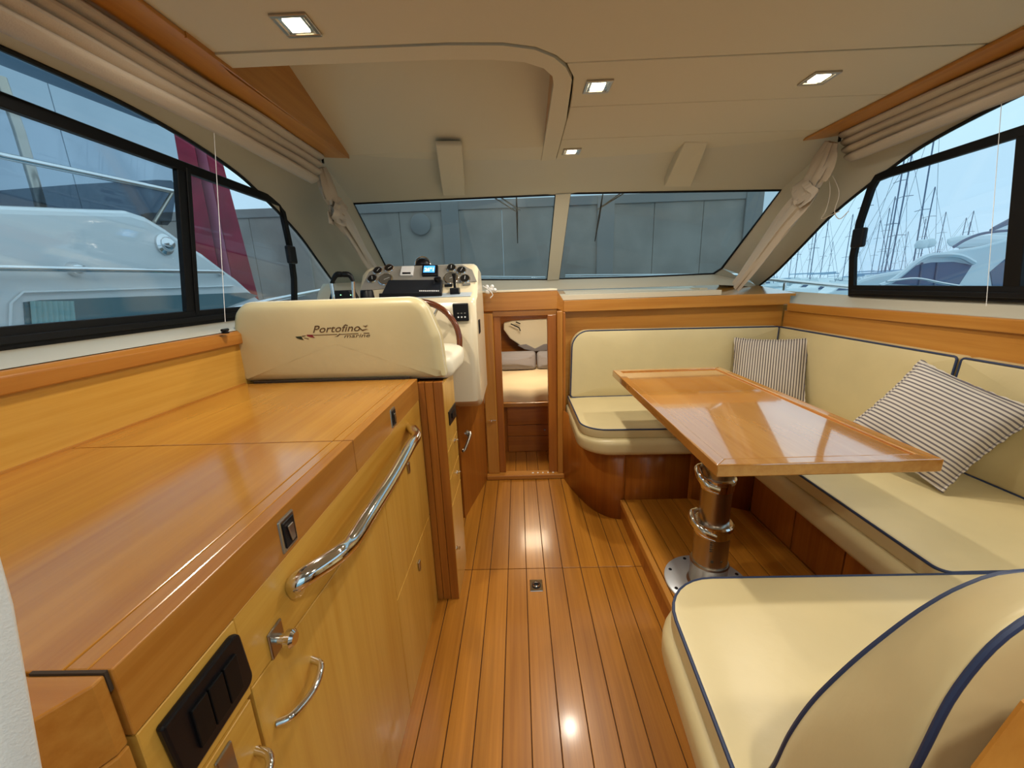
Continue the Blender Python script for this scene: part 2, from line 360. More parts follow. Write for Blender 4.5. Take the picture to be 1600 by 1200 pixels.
# ============================================================ SIDE WALLS AND WINDOWS
def WX(s, z): return .25+s*(1.49-.15*(z-1.15))
acur = [(-1.1, 1.70), (0, 1.78), (.6, 1.805), (1.15, 1.82), (1.45, 1.808), (1.75, 1.762), (1.95, 1.70), (2.25, 1.575), (2.5, 1.43), (2.75, 1.285), (2.97, 1.185)]
def side(s):
    zb = 1.158 if s < 0 else 1.148
    L = lambda y, z: V((WX(s, z), y, z))
    top = (TL1, BL1) if s < 0 else (TR2, ER2)
    A = smoothline([L(y, z) for y, z in acur], 5)
    xe = .3+s*1.24
    Bk = [V((xe, -1.1, ZC)), V((xe, 0, ZC)), V((xe, .6, ZC)), V((xe, 1.15, ZC)), V((xe, 1.5, ZC)), V((xe, 1.85, ZC)), V((xe, kink(xe), ZC+.003)), top[0], top[0].lerp(top[1], .33), top[0].lerp(top[1], .7), bots[0] if 0 else (top[1])]
    B = []
    for i in range(len(Bk)-1):
        for q in range(5): B.append(Bk[i].lerp(Bk[i+1], q/5))
    B.append(Bk[-1])
    m = M(); rows = []
    for f in (0, .25, .5, .75, 1):
        rows.append([a.lerp(b, f)+V((s*.02*math.sin(math.pi*f), 0, .012*math.sin(math.pi*f))) for a, b in zip(A, B)])
    m.grid(rows)
    # sill and the outside skin
    xt = -1.0 if s < 0 else 1.665; zt = 1.143 if s < 0 else 1.098
    yl = [-1.1, 0, 1, 2, 2.6, 3.0]
    m.grid([[V((xt, y, zt)) for y in yl], [V((xt+s*.02, y, zt+.004)) for y in yl], [L(y, zb+(.03*(max(0, y-2.2)/.8))) for y in yl]])
    if s > 0: m.add([BR2, ER2, A[-1]], [[0, 1, 2]]); m.add([BR2, V((1.45, 2.95, 1.2)), L(3.0, 1.17), A[-1]], [[0, 1, 2, 3]])
    else: m.add([BL1, V((-1.0, 2.95, 1.2)), L(3.0, 1.17), A[-1]], [[0, 1, 2, 3]])
    struct(m.obj('wall_left' if s < 0 else 'wall_right', LINER2, None, smooth=True))
    struct(M().box(*(sorted((.25+s*1.50, .25+s*1.46))), -1.2, 2.9, -.06, 1.13).obj('wall_'+('left' if s < 0 else 'right')+'_skin', GEL)) if 0 else None
    # glazing
    win = struct(M().tube([a+V((-s*.004, 0, 0)) for a in A], .007, 6).obj('window_3' if s < 0 else 'window_4', BLK))
    bot = [L(2.97, 1.178), L(2.5, zb+.01), L(2.2, zb), L(-1.1, zb)]
    ox = V((s*.012, 0, 0))
    vs = A+bot[1:]; M().prism([p+ox for p in vs], (s*.005, 0, 0)).obj('pane', GLS, win)
    # black sliding frame
    yv = 2.13; zr = 1.70 if s < 0 else 1.69; hb = 1.212 if s < 0 else 1.203
    ins = V((-s*.004, 0, 0))
    def bar(pts, h, nm='frame_bar', th=.02):
        m = M(); pts = [V(p)+ins for p in pts]; rg = []
        for i, p in enumerate(pts):
            t = (pts[min(i+1, len(pts)-1)]-pts[max(i-1, 0)]).normalized(); nn = V((0, -t.z, t.y)).normalized()*h/2
            rg.append([p+nn+V((-s*th/2, 0, 0)), p-nn+V((-s*th/2, 0, 0)), p-nn+V((s*th/2, 0, 0)), p+nn+V((s*th/2, 0, 0))])
        m.grid(rg, closed=True); m.add(rg[0], [[0, 1, 2, 3]]); m.add(rg[-1], [[3, 2, 1, 0]]); return m.obj(nm, BLK, win, bevel=.002, seg=1)
    ft = 2.09 if s < 0 else 2.01
    bar([L(-1.1, zr+.02), L(.5, zr+.018), L(1.3, zr+.006), L(ft-.06, zr-.004), L(ft-.005, zr-.01), L(ft+.025, zr-.045), L(ft+.085, 1.5), L(ft+.12, 1.34), L(ft+.12, zb)], .034)
    bar([L(-1.1, (zb+hb)/2), L(ft+.12, (zb+hb)/2)], hb-zb, 'frame_sill', .03)
    bar([L(-1.1, (zb+hb)/2-.004)+V((-s*.02, 0, 0)), L(ft+.1, (zb+hb)/2-.004)+V((-s*.02, 0, 0))], (hb-zb)*.35, 'frame_track', .016)
    yb = 1.50 if s < 0 else 1.455
    bar([L(yb, zr), L(yb-.01, zb+.02)], .05 if s > 0 else .045, 'frame_stile')
    if s < 0: bar([L(yb+.02, zr), L(yb+.012, zb+.02)], .02, 'frame_stile', .03)
    hz = 1.455 if s < 0 else 1.43
    M().box(*sorted((WX(s, hz)-s*.035, WX(s, hz)-s*.01)), ft+.03, ft+.1, hz-.045, hz+.045).obj('catch', BLKP, win, bevel=.008)
    sl = [L(y, z) for y, z in ((-1.1, zr), (ft-.02, zr-.01), (ft+.06, zr-.1), (ft+.11, zb+.02), (-1.1, zb+.02))]
    M().prism([p-ox*.2 for p in sl], (s*.004, 0, 0)).obj('pane', GLS, win)
    return L, A
LL, AL = side(-1); LR, AR = side(1)
# outer shells under and over
struct(M().box(-1.36, -1.30, -1.3, 3.1, -.2, 1.14).obj('wall_left_lower', GEL)); struct(M().box(1.84, 1.90, -1.3, 3.1, -.2, 1.10).obj('wall_right_lower', GEL))
struct(M().prism([(-1.3, -1.3, 2.0), (-1.3, -1.3, 2.3), (1.8, -1.3, 2.3), (1.8, -1.3, 2.0)], (0, .1, 0)).obj('trim_1', GEL))
# aft bulkhead with open doorway to the cockpit
wb = M(); wb.box(-1.3, -.38, -1.2, -1.12, -.05, 2.2); wb.box(1.0, 1.9, -1.2, -1.12, -.05, 2.2); wb.box(-.38, 1.0, -1.2, -1.12, 1.88, 2.2)
struct(wb.obj('wall_back', LINER2))
# valances: flat timber boards along both ceiling edges, tapering forward
vl = M().prism([(-.79, -1.1, 1.888), (-.80, 1.25, 1.888), (-.815, 1.33, 1.888), (-.80, 2.13, 1.888), (-.86, 2.118, 1.888), (-.925, 2.1, 1.888), (-.93, -1.1, 1.888)], (0, 0, .011)).obj('window_valance', W_Y, None, bevel=.001, seg=1)
tag(vl, 'long flat timber valance along the ceiling above the left window', 'valance', 'timber valances')
vr = M().prism([(1.37, -1.1, 1.888), (1.395, 2.156, 1.888), (1.47, 2.13, 1.888), (1.52, 2.1, 1.888), (1.52, -1.1, 1.888)], (0, 0, .011)).obj('window_valance', W_Y, None, bevel=.001, seg=1)
tag(vr, 'long flat timber valance along the ceiling above the right window', 'valance', 'timber valances')
# roman blinds, folded up
def blind(s, label):
    x0 = .3+s*1.205; root = thing('roman_blind', label, 'blind', (x0, .5, ZC), 'folded roman blinds')
    ys = [-1.05+i*.05 for i in range(63)]; ys = [y for y in ys if y < 2.09]
    z = ZC-.012
    for k in range(4):
        h = .031; m = M(); rows = []
        for y in ys:
            wob = .004*math.sin(y*5+k*1.7)+.003*math.sin(y*13+k); sag = .006*math.sin(y*4.3+k*.6); row = []
            for a in range(9):
                t = a/8*math.pi; row.append(V((x0+s*.012*k-s*(.028+wob)*math.sin(t)+s*.02*(a/8), y, z-h*.02-h*(a/8)*1.12+sag)))
            rows.append(row)
        m.grid(rows); m.obj('fold', FAB, root, smooth=True, solid=.005)
        z -= h*.9
    m = M(); m.box(*sorted((x0+s*.01, x0+s*.035)), -1.05, 2.09, ZC-.02, ZC-.002); m.obj('head_rail', LINER2, root)
    m = M(); m.box(*sorted((x0-s*.012, x0-s*.006)), 2.05, 2.062, ZC-.05, ZC-.012); m.obj('end_clip', BLK, root)
blind(-1, 'beige roman blind folded up above the left window'); blind(1, 'beige roman blind folded up above the right window')
# gathered front curtains on the pillars
def pillar_curtain(s, label, top, tie, bot, wt):
    root = thing('pillar_curtain', label, 'curtain', bot, 'gathered pillar curtains')
    def sheet(path, wid, ph, name):
        pts = smoothline(path, 8); n = len(pts); rows = []
        for i, p in enumerate(pts):
            t = i/(n-1); tg = (pts[min(i+1, n-1)]-pts[max(i-1, 0)]).normalized(); sd = V((0, tg.z, -tg.y)).normalized(); nn = tg.cross(sd).normalized()
            wd = wid(t); row = []
            for q in range(28):
                a = q/28*2*math.pi; r = 1+.22*math.sin(a*5+ph+t*2.5)+.12*math.sin(a*9-t*5)
                row.append(p+sd*(math.cos(a)*wd*r)+nn*(math.sin(a)*wd*.45*r))
            rows.append(row)
        m = M(); m.grid(rows, closed=True); m.add(rows[0], [list(range(28))]); m.add(rows[-1], [list(range(28))[::-1]]); return m.obj(name, FAB, root, smooth=True, angle=60)
    d = bot-tie
    sheet([tie, tie+d*.12, tie.lerp(bot, .35)+V((s*.0, .0, .01)), tie.lerp(bot, .7)+V((0, 0, -.0)), bot], lambda t: wt*(.75+.55*math.sin(min(1, t*1.6)*math.pi*.6))*(1-.45*t), 0, 'lower_drape')
    sheet([top, top.lerp(tie, .4)+V((0, .0, .0)), top.lerp(tie, .75)+V((0, .02, -.005)), tie+d*.02], lambda t: wt*(.62+.5*math.sin(t*math.pi)), 2, 'upper_drape')
    m = M(); dn = d.normalized(); sd = V((0, dn.z, -dn.y))
    for sgn, ln in ((-1, .075), (1, .05), (-.4, .03)):
        c = tie+sd*sgn*ln*.5*s+dn*.03
        rows = [[c+sd*(math.cos(a)*(.042+.008*math.sin(a*4+sgn)))+dn*(math.sin(a)*.045+k*.012)+V((-s*(.014*math.sin(a*3+sgn)+k*.009+.012), 0, 0)) for a in [q/16*2*math.pi for q in range(16)]] for k in range(3)]
        m.grid(rows, closed=True); m.add(rows[0], [list(range(16))]); m.add(rows[-1], [list(range(16))])
    m.obj('tie_bow', FAB, root, smooth=True, angle=70)
    return root
cl_ = pillar_curtain(-1, 'beige curtain bunched and tied down the left windshield pillar', at_x(502, 262, -.93), at_x(518, 318, -.93), at_x(586, 425, -.93), .052)
cr_ = pillar_curtain(1, 'beige curtain bunched and tied down the right windshield pillar', at_x(1300, 222, 1.47), at_x(1272, 290, 1.47), at_x(1150, 447, 1.40), .056)
p = at_x(517, 341, -.94); 
m = M(); m.box(p.x-.003, p.x+.003, p.y-.028, p.y+.028, p.z-.03, p.z+.03); m.obj('button_tab', FAB, cl_, bevel=.006)
m = M(); m.cyl(p+V((.003, 0, -.005)), p+V((.009, 0, -.005)), .010, 14); m.obj('button', CHR, cl_, smooth=True)
m = M()
for dx in (-8, 6): m.tube(smoothline([at_x(1295+dx*.3, 266, 1.50), at_x(1305+dx, 300, 1.5), at_x(1298+dx, 330, 1.5), at_x(1300+dx*2, 342, 1.50), at_x(1320+dx, 330, 1.5)], 6), .0018, 5)
m.obj('tie_cord', FAB, cr_)
# blind pull cords
for px0, py0, px1, py1, s, lab in ((334, 200, 352, 503, -1, 'thin pull cord hanging in front of the left window'), (1565, 160, 1541, 478, 1, 'thin pull cord hanging in front of the right window')):
    xx = .3+s*1.26; M_ = M().tube([at_x(px0, py0, xx), at_x(px1, py1, xx)], .0009, 5)
    tag(M_.obj('pull_cord', WHITE, None), lab, 'cord', 'blind pull cords')
for px0, py0, z, lab in ((352, 519, 1.146, 'small dark cord cleat on the left window sill'), (1537, 485, 1.105, 'small dark cord cleat on the right window sill'), (1134, 460, 1.20, 'small dark cleat on the dashboard shelf beside the right pillar')):
    p = at_z(px0, py0, z) if z != 1.20 else at_y(px0, py0, 2.68)
    m = M(); m.lathe(p+V((0, 0, -.004)), (0, 0, 1), [(.011, 0), (.012, .004), (.006, .008)], 14); m.tube([p+V((0, -.014, .007)), p+V((0, .014, .007))], .005, 8)
    tag(m.obj('cord_cleat', BLKP, None, smooth=True), lab, 'cleat', 'cord cleats')
# near left white curtain at the cockpit door
a = at_y(-4, 860, .19); root = thing('door_curtain', 'white woven curtain hanging at the left edge beside the near counter end', 'curtain', (a.x-.1, .19, .6))
rows = []
for i in range(13):
    z = 1.9-i*.1; row = []; xe = -.288-max(0, 1.14-z)*.2+max(0, z-1.14)*.05
    for q in range(24): row.append(V((xe-q*.016, .19-.018*abs(math.sin(q*.75+.2)) - .002*q, z)))
    rows.append(row)
M().grid(rows).obj('cloth', WHT, root, smooth=True, solid=.004, angle=80)
# ============================================================ LEFT SIDE: backsplash, galley cabinet, worktop
root = thing('side_lining', 'timber side panel and ledge trim behind the left worktop', 'panelling', (-1.02, .6, .9))
M().box(-1.03, -1.0, -1.1, 1.50, .90, 1.096).obj('side_panel', WP_Y, root)
M().prism([(-1.045, -1.1, 1.096), (-.985, -1.1, 1.096), (-.985, -1.1, 1.13), (-.998, -1.1, 1.141), (-1.045, -1.1, 1.141)], (0, 2.75, 0)).obj('ledge_trim', W_Y, root, bevel=.003)
M().box(-1.0, -.994, .27, 1.385, .950, .955).obj('corner_bead', W_Y, root)
XF = -.37; YS = .806
# worktop with two lids
wt = thing('worktop', 'honey-coloured wooden galley worktop made of two long lids', 'worktop', (-.7, .8, .95))
def lid(y0, y1, name):
    m = M().box(-1.0, XF-.045, y0, y1, .925, .95); o = m.obj(name, W_TOP, wt, bevel=.0015)
    M().box(XF-.0435, XF-.0215, y0, y1, .925, .9505).obj('lid_edging', W_TOP, wt, bevel=.002)
    M().box(XF-.0215, XF+.001, y0, y1, .873, .9505).obj('front_fascia', W_Y, wt, bevel=.0015)
lid(.274, YS-.0015, 'worktop_lid'); lid(YS+.0015, 1.383, 'worktop_lid')
M().box(-.97, -.40, 1.392, 1.40, .948, .956).obj('back_groove', GAP, wt)
M().box(XF-.07, XF-.002, .2705, .2735, .93, .9515).obj('lid_gap', GAP, wt)
def flush_latch(px, py, parent, nm='lid_latch', h=.028, w_=.02):
    p = at_x(px, py, XF+.001)
    M().box(XF-.002, XF+.004, p.y-w_, p.y+w_, p.z-h, p.z+h).obj(nm, STEEL, parent, bevel=.003)
    o = M().box(XF+.0035, XF+.006, p.y-w_*.72, p.y+w_*.72, p.z-h*.76, p.z+h*.76).obj('latch_plate', BLKP, parent, bevel=.002)
    M().prism([(XF+.006, p.y-.007, p.z+h*.45), (XF+.006, p.y+.007, p.z+h*.45), (XF+.006, p.y+.007, p.z-h*.5), (XF+.006, p.y-.002, p.z-h*.55)], (.003, 0, 0)).obj('latch_lever', STEEL, parent, bevel=.001)
flush_latch(449, 830, wt); flush_latch(614, 652, wt)
# cabinet
gb = thing('galley_cabinet', 'pale honey veneer galley cabinet along the left side under the worktop', 'cabinet', (-.7, .8, 0))
M().box(-1.0, XF-.018, .28, 1.383, 0, .924).obj('carcass', GAP, gb)
def facey(y0, y1, z0, z1, nm, m=WP_Y): return M().box(XF-.018, XF, y0+.0012, y1-.0012, z0+.0012, z1-.0012).obj(nm, m, gb, bevel=.001, seg=1)
# face layout: top rail, near column, tall doors, drawers, end stile
zt0 = .737
y_n = .408; y_d = .945; y_e = 1.383
facey(.275, y_n+.001, .752, .872, 'drawer_front'); 
facey(y_n, y_e, .828, .872, 'top_rail') if 0 else None
rail = M().prism([(XF-.018, y_n, .873), (XF-.018, y_n, .760), (XF-.018, .62, .742), (XF-.018, .93, .722), (XF-.018, 1.0, .745), (XF-.018, y_e-.001, .745), (XF-.018, y_e-.001, .873)], (.018, 0, 0)).obj('top_rail', WP_Y, gb, bevel=.001, seg=1)
facey(.275, y_n-.003, .0, .749, 'near_door')
M().prism([(XF-.018, y_n+.002, .7575), (XF-.018, y_n+.002, 0), (XF-.018, y_d-.001, 0), (XF-.018, y_d-.001, .7185), (XF-.018, .93, .7195), (XF-.018, .62, .7395)], (.018, 0, 0)).obj('refrigerator_door', WP_Z, gb, bevel=.001, seg=1)
facey(y_d, y_e, .405, .743, 'locker_door', WP_Z); facey(y_d, y_e, .0, .403, 'locker_door', WP_Z)
# black switch plate
def rect_x(px4, x):
    return [at_x(a, b, x) for a, b in px4]
ys_, ye_ = .293, .402
pl = M().prism([(XF, y, z) for y, z in rpoly([(.296, .772), (.408, .776), (.402, .862), (.290, .858)], [.004, .012, .012, .004], 4)], (.009, 0, 0)).obj('switch_plate', BLKP, gb, bevel=.003)
for k in range(3):
    y0 = .318+k*.0235; M().box(XF+.008, XF+.0125, y0, y0+.0215, .79, .842).obj('switch', BLK, pl, bevel=.001)
def pull_knob(px, py):
    p = at_x(px, py, XF); r = M().box(XF, XF+.004, p.y-.016, p.y+.016, p.z-.022, p.z+.022).obj('knob', STEEL, gb, bevel=.003)
    M().lathe(p, (1, 0, 0), [(.008, 0), (.007, .014), (.013, .018), (.013, .026), (.009, .03)], 18).obj('knob_button', CHR, r, smooth=True)
pull_knob(430, 998)
p = at_x(350, 1195, XF); M().box(XF, XF+.004, p.y-.012, p.y+.014, p.z-.03, p.z+.02).obj('knob', STEEL, gb, bevel=.003)
def bow_pull(y, z0, z1, r=.0045, out=.028):
    pts = smoothline([(XF, y, z1), (XF+out*.75, y+.002, z1-(z1-z0)*.14), (XF+out, y+.004, (z0+z1)/2), (XF+out*.75, y+.002, z0+(z1-z0)*.14), (XF, y, z0)], 6)
    M().tube(pts, r, 10, flat=1.2).obj('pull_handle', CHR, gb, smooth=True)
a = at_x(487, 1030, XF); b = at_x(432, 1130, XF); 
pts = smoothline([a, a.lerp(b, .12)+V((.022, 0, 0)), a.lerp(b, .5)+V((.03, 0, 0)), a.lerp(b, .88)+V((.018, 0, 0)), b], 6); M().tube(pts, .0056, 12).obj('pull_handle', CHR, gb, smooth=True)
a = at_x(400, 1172, XF); b = at_x(352, 1260, XF)
pts = smoothline([a, a.lerp(b, .12)+V((.022, 0, 0)), a.lerp(b, .5)+V((.03, 0, 0)), b], 6); M().tube(pts, .0056, 12).obj('pull_handle', CHR, gb, smooth=True)
for px, py in ((637, 730), (654, 883)):
    p = at_x(px, py, XF); M().prism([(XF, p.y-.010, p.z+.016), (XF, p.y+.010, p.z+.016), (XF, p.y+.008, p.z-.02), (XF, p.y-.004, p.z-.022)], (.006, 0, 0)).obj('latch', STEEL, gb, bevel=.002)
# chrome grab rail with offset bends
rx = XF+.045
gr0 = at_x(463, 918, XF+.0); gr1 = at_x(455, 915, rx)
e0 = at_x(465, 912, XF+.02)
rail_pts = [at_x(461, 920, XF+.001), at_x(470, 905, XF+.02), at_x(523, 870, XF+.052), at_x(548, 848, rx+.012), at_x(575, 806, rx+.014), at_x(612, 748, rx+.014), at_x(640, 698, rx+.013), at_x(650, 682, rx+.008), at_x(646, 672, rx-.012), at_x(640, 668, XF+.001)]
M().tube(smoothline(rail_pts, 7), .0158, 20).obj('grab_rail', CHR, gb, smooth=True)
# chamfered corner post at the near end of the worktop
cp = thing('corner_post', 'chamfered wooden corner post at the near end of the left worktop', 'post', (-.42, .2, 0))
poly = [(-.372, .2705), (-.372, .26), (-.395, .226), (-.60, .226), (-1.0, .226), (-1.0, .2705)]
M().prism([(x, y, .0) for x, y in poly], (0, 0, .868)).obj('post_body', W_Z, cp, bevel=.002)
M().prism([(x, y, .870) for x, y in poly], (0, 0, .08)).obj('post_cap', W_X, cp, bevel=.002)
# ============================================================ HELM TOWER, SEAT
tw = thing('seat_locker', 'wooden locker under the helm seat with small drawers facing the aisle', 'cabinet', (-.6, 1.6, 0))
XT = -.28
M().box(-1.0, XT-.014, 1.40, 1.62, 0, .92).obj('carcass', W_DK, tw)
for x0, x1 in ((-.371, -.347), (-.3455, -.316), (-.3145, -.2815)): M().box(x0, x1, 1.386, 1.41, 0, .935).obj('end_board', W_DK, tw, bevel=.0015)
def tface(y0, y1, z0, z1, nm): return M().box(XT-.013, XT, y0, y1, z0, z1).obj(nm, WP_Z, tw, bevel=.001, seg=1)
edges = [.925, .662, .548, .432, .0]
M().prism([(XT-.013, 1.388, .664), (XT-.013, 1.62, .664), (XT-.013, 1.62, .925), (XT-.013, 1.388, .925)], (.013, 0, 0)).obj('upper_panel', WP_Z, tw, bevel=.001, seg=1)
for a, b in zip(edges[1:], edges[2:]): tface(1.388, 1.62, b+.0015, a-.0015, 'drawer')
nq = [at_x(a, b, XT) for a, b in ((700, 644), (710, 629), (712, 650), (702, 665))]
M().prism([q+V((.0, 0, 0)) for q in nq], (.004, 0, 0)).obj('socket_plate', BLKP, tw, bevel=.001)
M().prism([nq[0].lerp(nq[2], .3)+V((.004, 0, 0)), nq[1].lerp(nq[3], .3)+V((.004, 0, 0)), nq[2].lerp(nq[0], .3)+V((.004, 0, 0)), nq[3].lerp(nq[1], .3)+V((.004, 0, 0))], (.004, 0, 0)).obj('socket', BLK, tw)
for px, py in ((710, 688), (714, 738), (713, 856)):
    p = at_x(px, py, XT); M().lathe(p, (1, 0, 0), [(.009, 0), (.009, .003), (.005, .005), (.007, .014), (.004, .016)], 14).obj('drawer_knob', CHR, tw, smooth=True)
hs = thing('helm_bench', 'cream vinyl helm bench seat back with printed lettering', 'seat', (-.6, 1.45, .95))
ol = rpoly([(-1.02, .952), (-.272, .945), (-.285, 1.10), (-.335, 1.236), (-1.0, 1.236), (-1.03, 1.10)], [.012, .01, .08, .075, .07, .1], 7)
ol = dens(ol, .05)
bd = M().slab(ol, .11, .03, lambda u, v, w: V((u, 1.505-w+(v-.95)*.02, v)), dome=.002, seg=5).obj('backrest', CREAM, hs, smooth=True, angle=60)
ring = [V((u, 1.427+(v-.95)*.02, v)) for u, v in ol]
cen = V((-.65, 1.427, 1.09))
M().tube([cen+(p-cen)*1.0 for p in ring], .0028, 6, closed=True).obj('seam', IVORY, hs, smooth=True)
ol = rpoly([(-.98, 1.46), (-.255, 1.46), (-.245, 1.7), (-.26, 1.86), (-.98, 1.86)], [.02, .04, .06, .06, .04], 6)
M().slab(dens(ol, .06), .085, .03, lambda u, v, w: V((u, v, .925+w)), dome=.01).obj('seat_cushion', IVORY, hs, smooth=True, angle=60)
# lettering on the seat back
INK = mat('brown_print', (84, 60, 34), .6); RED = mat('crimson_print', (120, 24, 34), .6); GRN = mat('green_print', (40, 44, 20), .6)
YB = 1.3961
def onb(px, py): return at_y(px, py, YB)
a = onb(488, 521); b = onb(561, 518)
dirx = (b-a).normalized()
text('Portofino', .036, INK, hs, 'lettering', frame(a+V((0, 0, .002)), dirx, (0, 0, 1)), shear=.35, sx_=1.22)
c = onb(537, 528.6); text('marine', .0195, INK, hs, 'lettering', frame(c+V((0, 0, .001)), dirx, (0, 0, 1)), shear=.3, sx_=1.72)
m = M()
def flat(m, pts, th=.0009): m.prism([onb(*p)+V((0, -.0006, 0)) for p in pts], (0, th, 0))
flat(m, [(490, 523.2), (527, 521.9), (527, 522.7), (490, 524)]); flat(m, [(531, 521.9), (560, 520.6), (560, 521.5), (531, 522.7)]); flat(m, [(568, 520), (577, 519.8), (577, 520.8), (568, 521)])
flat(m, [(558.5, 509.5), (562, 511.5), (566, 515), (575, 513.6), (566.5, 517), (563, 514.5)]); flat(m, [(567, 508.5), (571, 509.4), (574.5, 507.6), (571.5, 511)])
flat(m, [(530, 521.5), (532, 521.5), (528, 525.8), (523, 526), (526.5, 525)])
m.obj('logo_mark', INK, hs)
m = M(); flat(m, [(479, 523), (490, 523), (488.5, 524.5), (492, 528), (486, 527), (480, 525)]); m.obj('logo_mark', RED, hs)
m = M(); flat(m, [(461.5, 526), (471, 525.5), (472.5, 528.5), (475, 531.5), (468, 530), (464, 528.5)]); m.obj('logo_mark', GRN, hs)
m = M(); flat(m, [(472, 524.5), (478, 524.2), (477, 525.2), (472, 526)]); flat(m, [(475, 527.5), (483, 529), (482, 530), (476, 528.5)]); m.obj('logo_mark', INK, hs)
# ============================================================ HELM CONSOLE
hc = thing('helm_console', 'cream helm console with gauge panel in front of the helm seat', 'console', (-.5, 2.1, 0))
prof = [(1.92, .70), (1.915, 1.0), (1.93, 1.19), (1.95, 1.215), (2.02, 1.232), (2.13, 1.365), (2.16, 1.378), (2.30, 1.36), (2.36, 1.20), (2.36, .66), (2.0, .65)]
def shp(x, f):
    return [V((x, 2.12+(y-2.12)*f, .98+(z-.98)*f)) for y, z in prof]
m = M(); m.grid([shp(-.80, .93), shp(-.785, .97), shp(-.76, 1.0), shp(-.24, 1.0), shp(-.222, .995), shp(-.208, .97), shp(-.20, .93)], closed=True)
m.add(shp(-.80, .93), [list(range(11))]); m.add(shp(-.20, .93), [list(range(11))])
m.obj('console_pod', HELM, hc, smooth=True, angle=50)
M().box(-1.0, -.34, 1.98, 2.40, 0, .66).obj('console_base', W_DK, hc)
# gauge panel
P0 = V((-.5, 2.025, 1.239)); PN = V((0, -.771, .636)).normalized(); PU = V((0, .636, .771)).normalized()
def gp(px, py, up=.003): return at_p(px, py, P0, PN)+PN*up
pan = [gp(*q) for q in ((562, 455), (577, 425), (592, 417), (722, 414), (738, 422), (745, 440))]
gpn = M().prism(pan, -PN*.006).obj('gauge_panel', PANEL, hc, bevel=.001, seg=1)
BZ = CHR; DIAL = mat('black_dial', (26, 27, 28), .3); DIALG = mat('grey_dial', (92, 88, 80), .35)
for px, py, r, dm in ((591, 424.5, .026, DIAL), (608.5, 420.5, .026, DIAL), (582.5, 437, .027, DIAL), (603, 438, .038, DIALG), (705.5, 420, .026, DIAL), (721, 424, .026, DIAL), (705, 436, .038, DIALG), (726.5, 437, .028, DIAL)):
    p = gp(px, py, .003)
    g_ = M().lathe(p, PN, [(r, 0), (r, .006), (r*.9, .009), (r*.82, .009), (r*.8, .005), (.001, .005)], 26).obj('gauge', BZ, hc, smooth=True)
    M().lathe(p+PN*.0055, PN, [(r*.8, 0), (r*.8, .001), (.001, .001)], 22).obj('dial', dm, g_)
    aa = random.uniform(.3, 2.6); rt = V((1, 0, 0)); dd = rt*math.cos(aa)+PU*math.sin(aa)
    M().tube([p+PN*.0075-dd*r*.2, p+PN*.0075+dd*r*.6], .0008, 4).obj('needle', WHITE, g_)
def quad(m, a, b, c, d, th): return m.prism([gp(*a, .004), gp(*b, .004), gp(*c, .004), gp(*d, .004)], PN*th)
o = quad(M(), (629, 419), (648, 418.5), (646, 433), (626, 433), .012).obj('white_instrument', WHITE, hc, bevel=.002)
quad(M(), (630, 429), (643, 429), (643, 431.5), (630, 431.5), .0135).obj('display_strip', BLKP, o)
o = quad(M(), (661, 418), (685, 417.5), (685, 433), (660, 433.5), .014).obj('display', BLKP, hc, bevel=.002)
LCD = mat('lit_blue_display', (70, 150, 215), .3, emit=1.6)
quad(M(), (664, 419.5), (681, 419.2), (680, 429.5), (662.5, 429.5), .0155).obj('screen', LCD, o)
TXT = mat('white_display_text', (235, 250, 255), .3, emit=1.8)
text('26°1', .030, TXT, o, 'digits', frame(gp(664.5, 428, .0205), (1, 0, 0), PU), sx_=.9, bold=.0006)
# lower ledge strip with painted sky sheen, throttle
led = M().prism([gp(690, 458, .001), gp(744, 441, .001), gp(738, 464, .0)+V((0, -.0, 0)), gp(692, 466, .0)], PN*.003)
M().prism([V((-.60, 1.955, 1.2175)), V((-.225, 1.955, 1.2175)), V((-.225, 2.02, 1.234)), V((-.60, 2.02, 1.234))], (0, 0, .003)).obj('ledge_panel', SKYP, hc, bevel=.001, seg=1)
m = M(); q = gp(712, 452, .0); m.box(q.x-.022, q.x+.022, q.y-.05, q.y-.0, q.z-.02, q.z+.008); m.obj('throttle_base', BLKP, hc, bevel=.004)
m = M(); m.tube([q+V((0, -.025, 0)), q+V((0, -.028, .05)), q+V((0, -.03, .075))], [.007, .006, .011], 12); m.obj('throttle_lever', BLKP, hc, smooth=True)
m = M(); q2 = gp(712, 463, .0); m.box(q2.x-.024, q2.x+.024, q2.y-.02, q2.y+.015, 1.222, 1.238); m.obj('control_pad', BLKP, hc, bevel=.003)
for k, (px, py) in enumerate(((701, 446), (729, 444))):
    q = gp(px, py, .003); M().box(q.x-.02, q.x+.02, q.y-.008, q.y+.006, q.z-.008, q.z+.004).obj('rocker_switch', BLKP if k == 0 else STEEL, hc, bevel=.002)
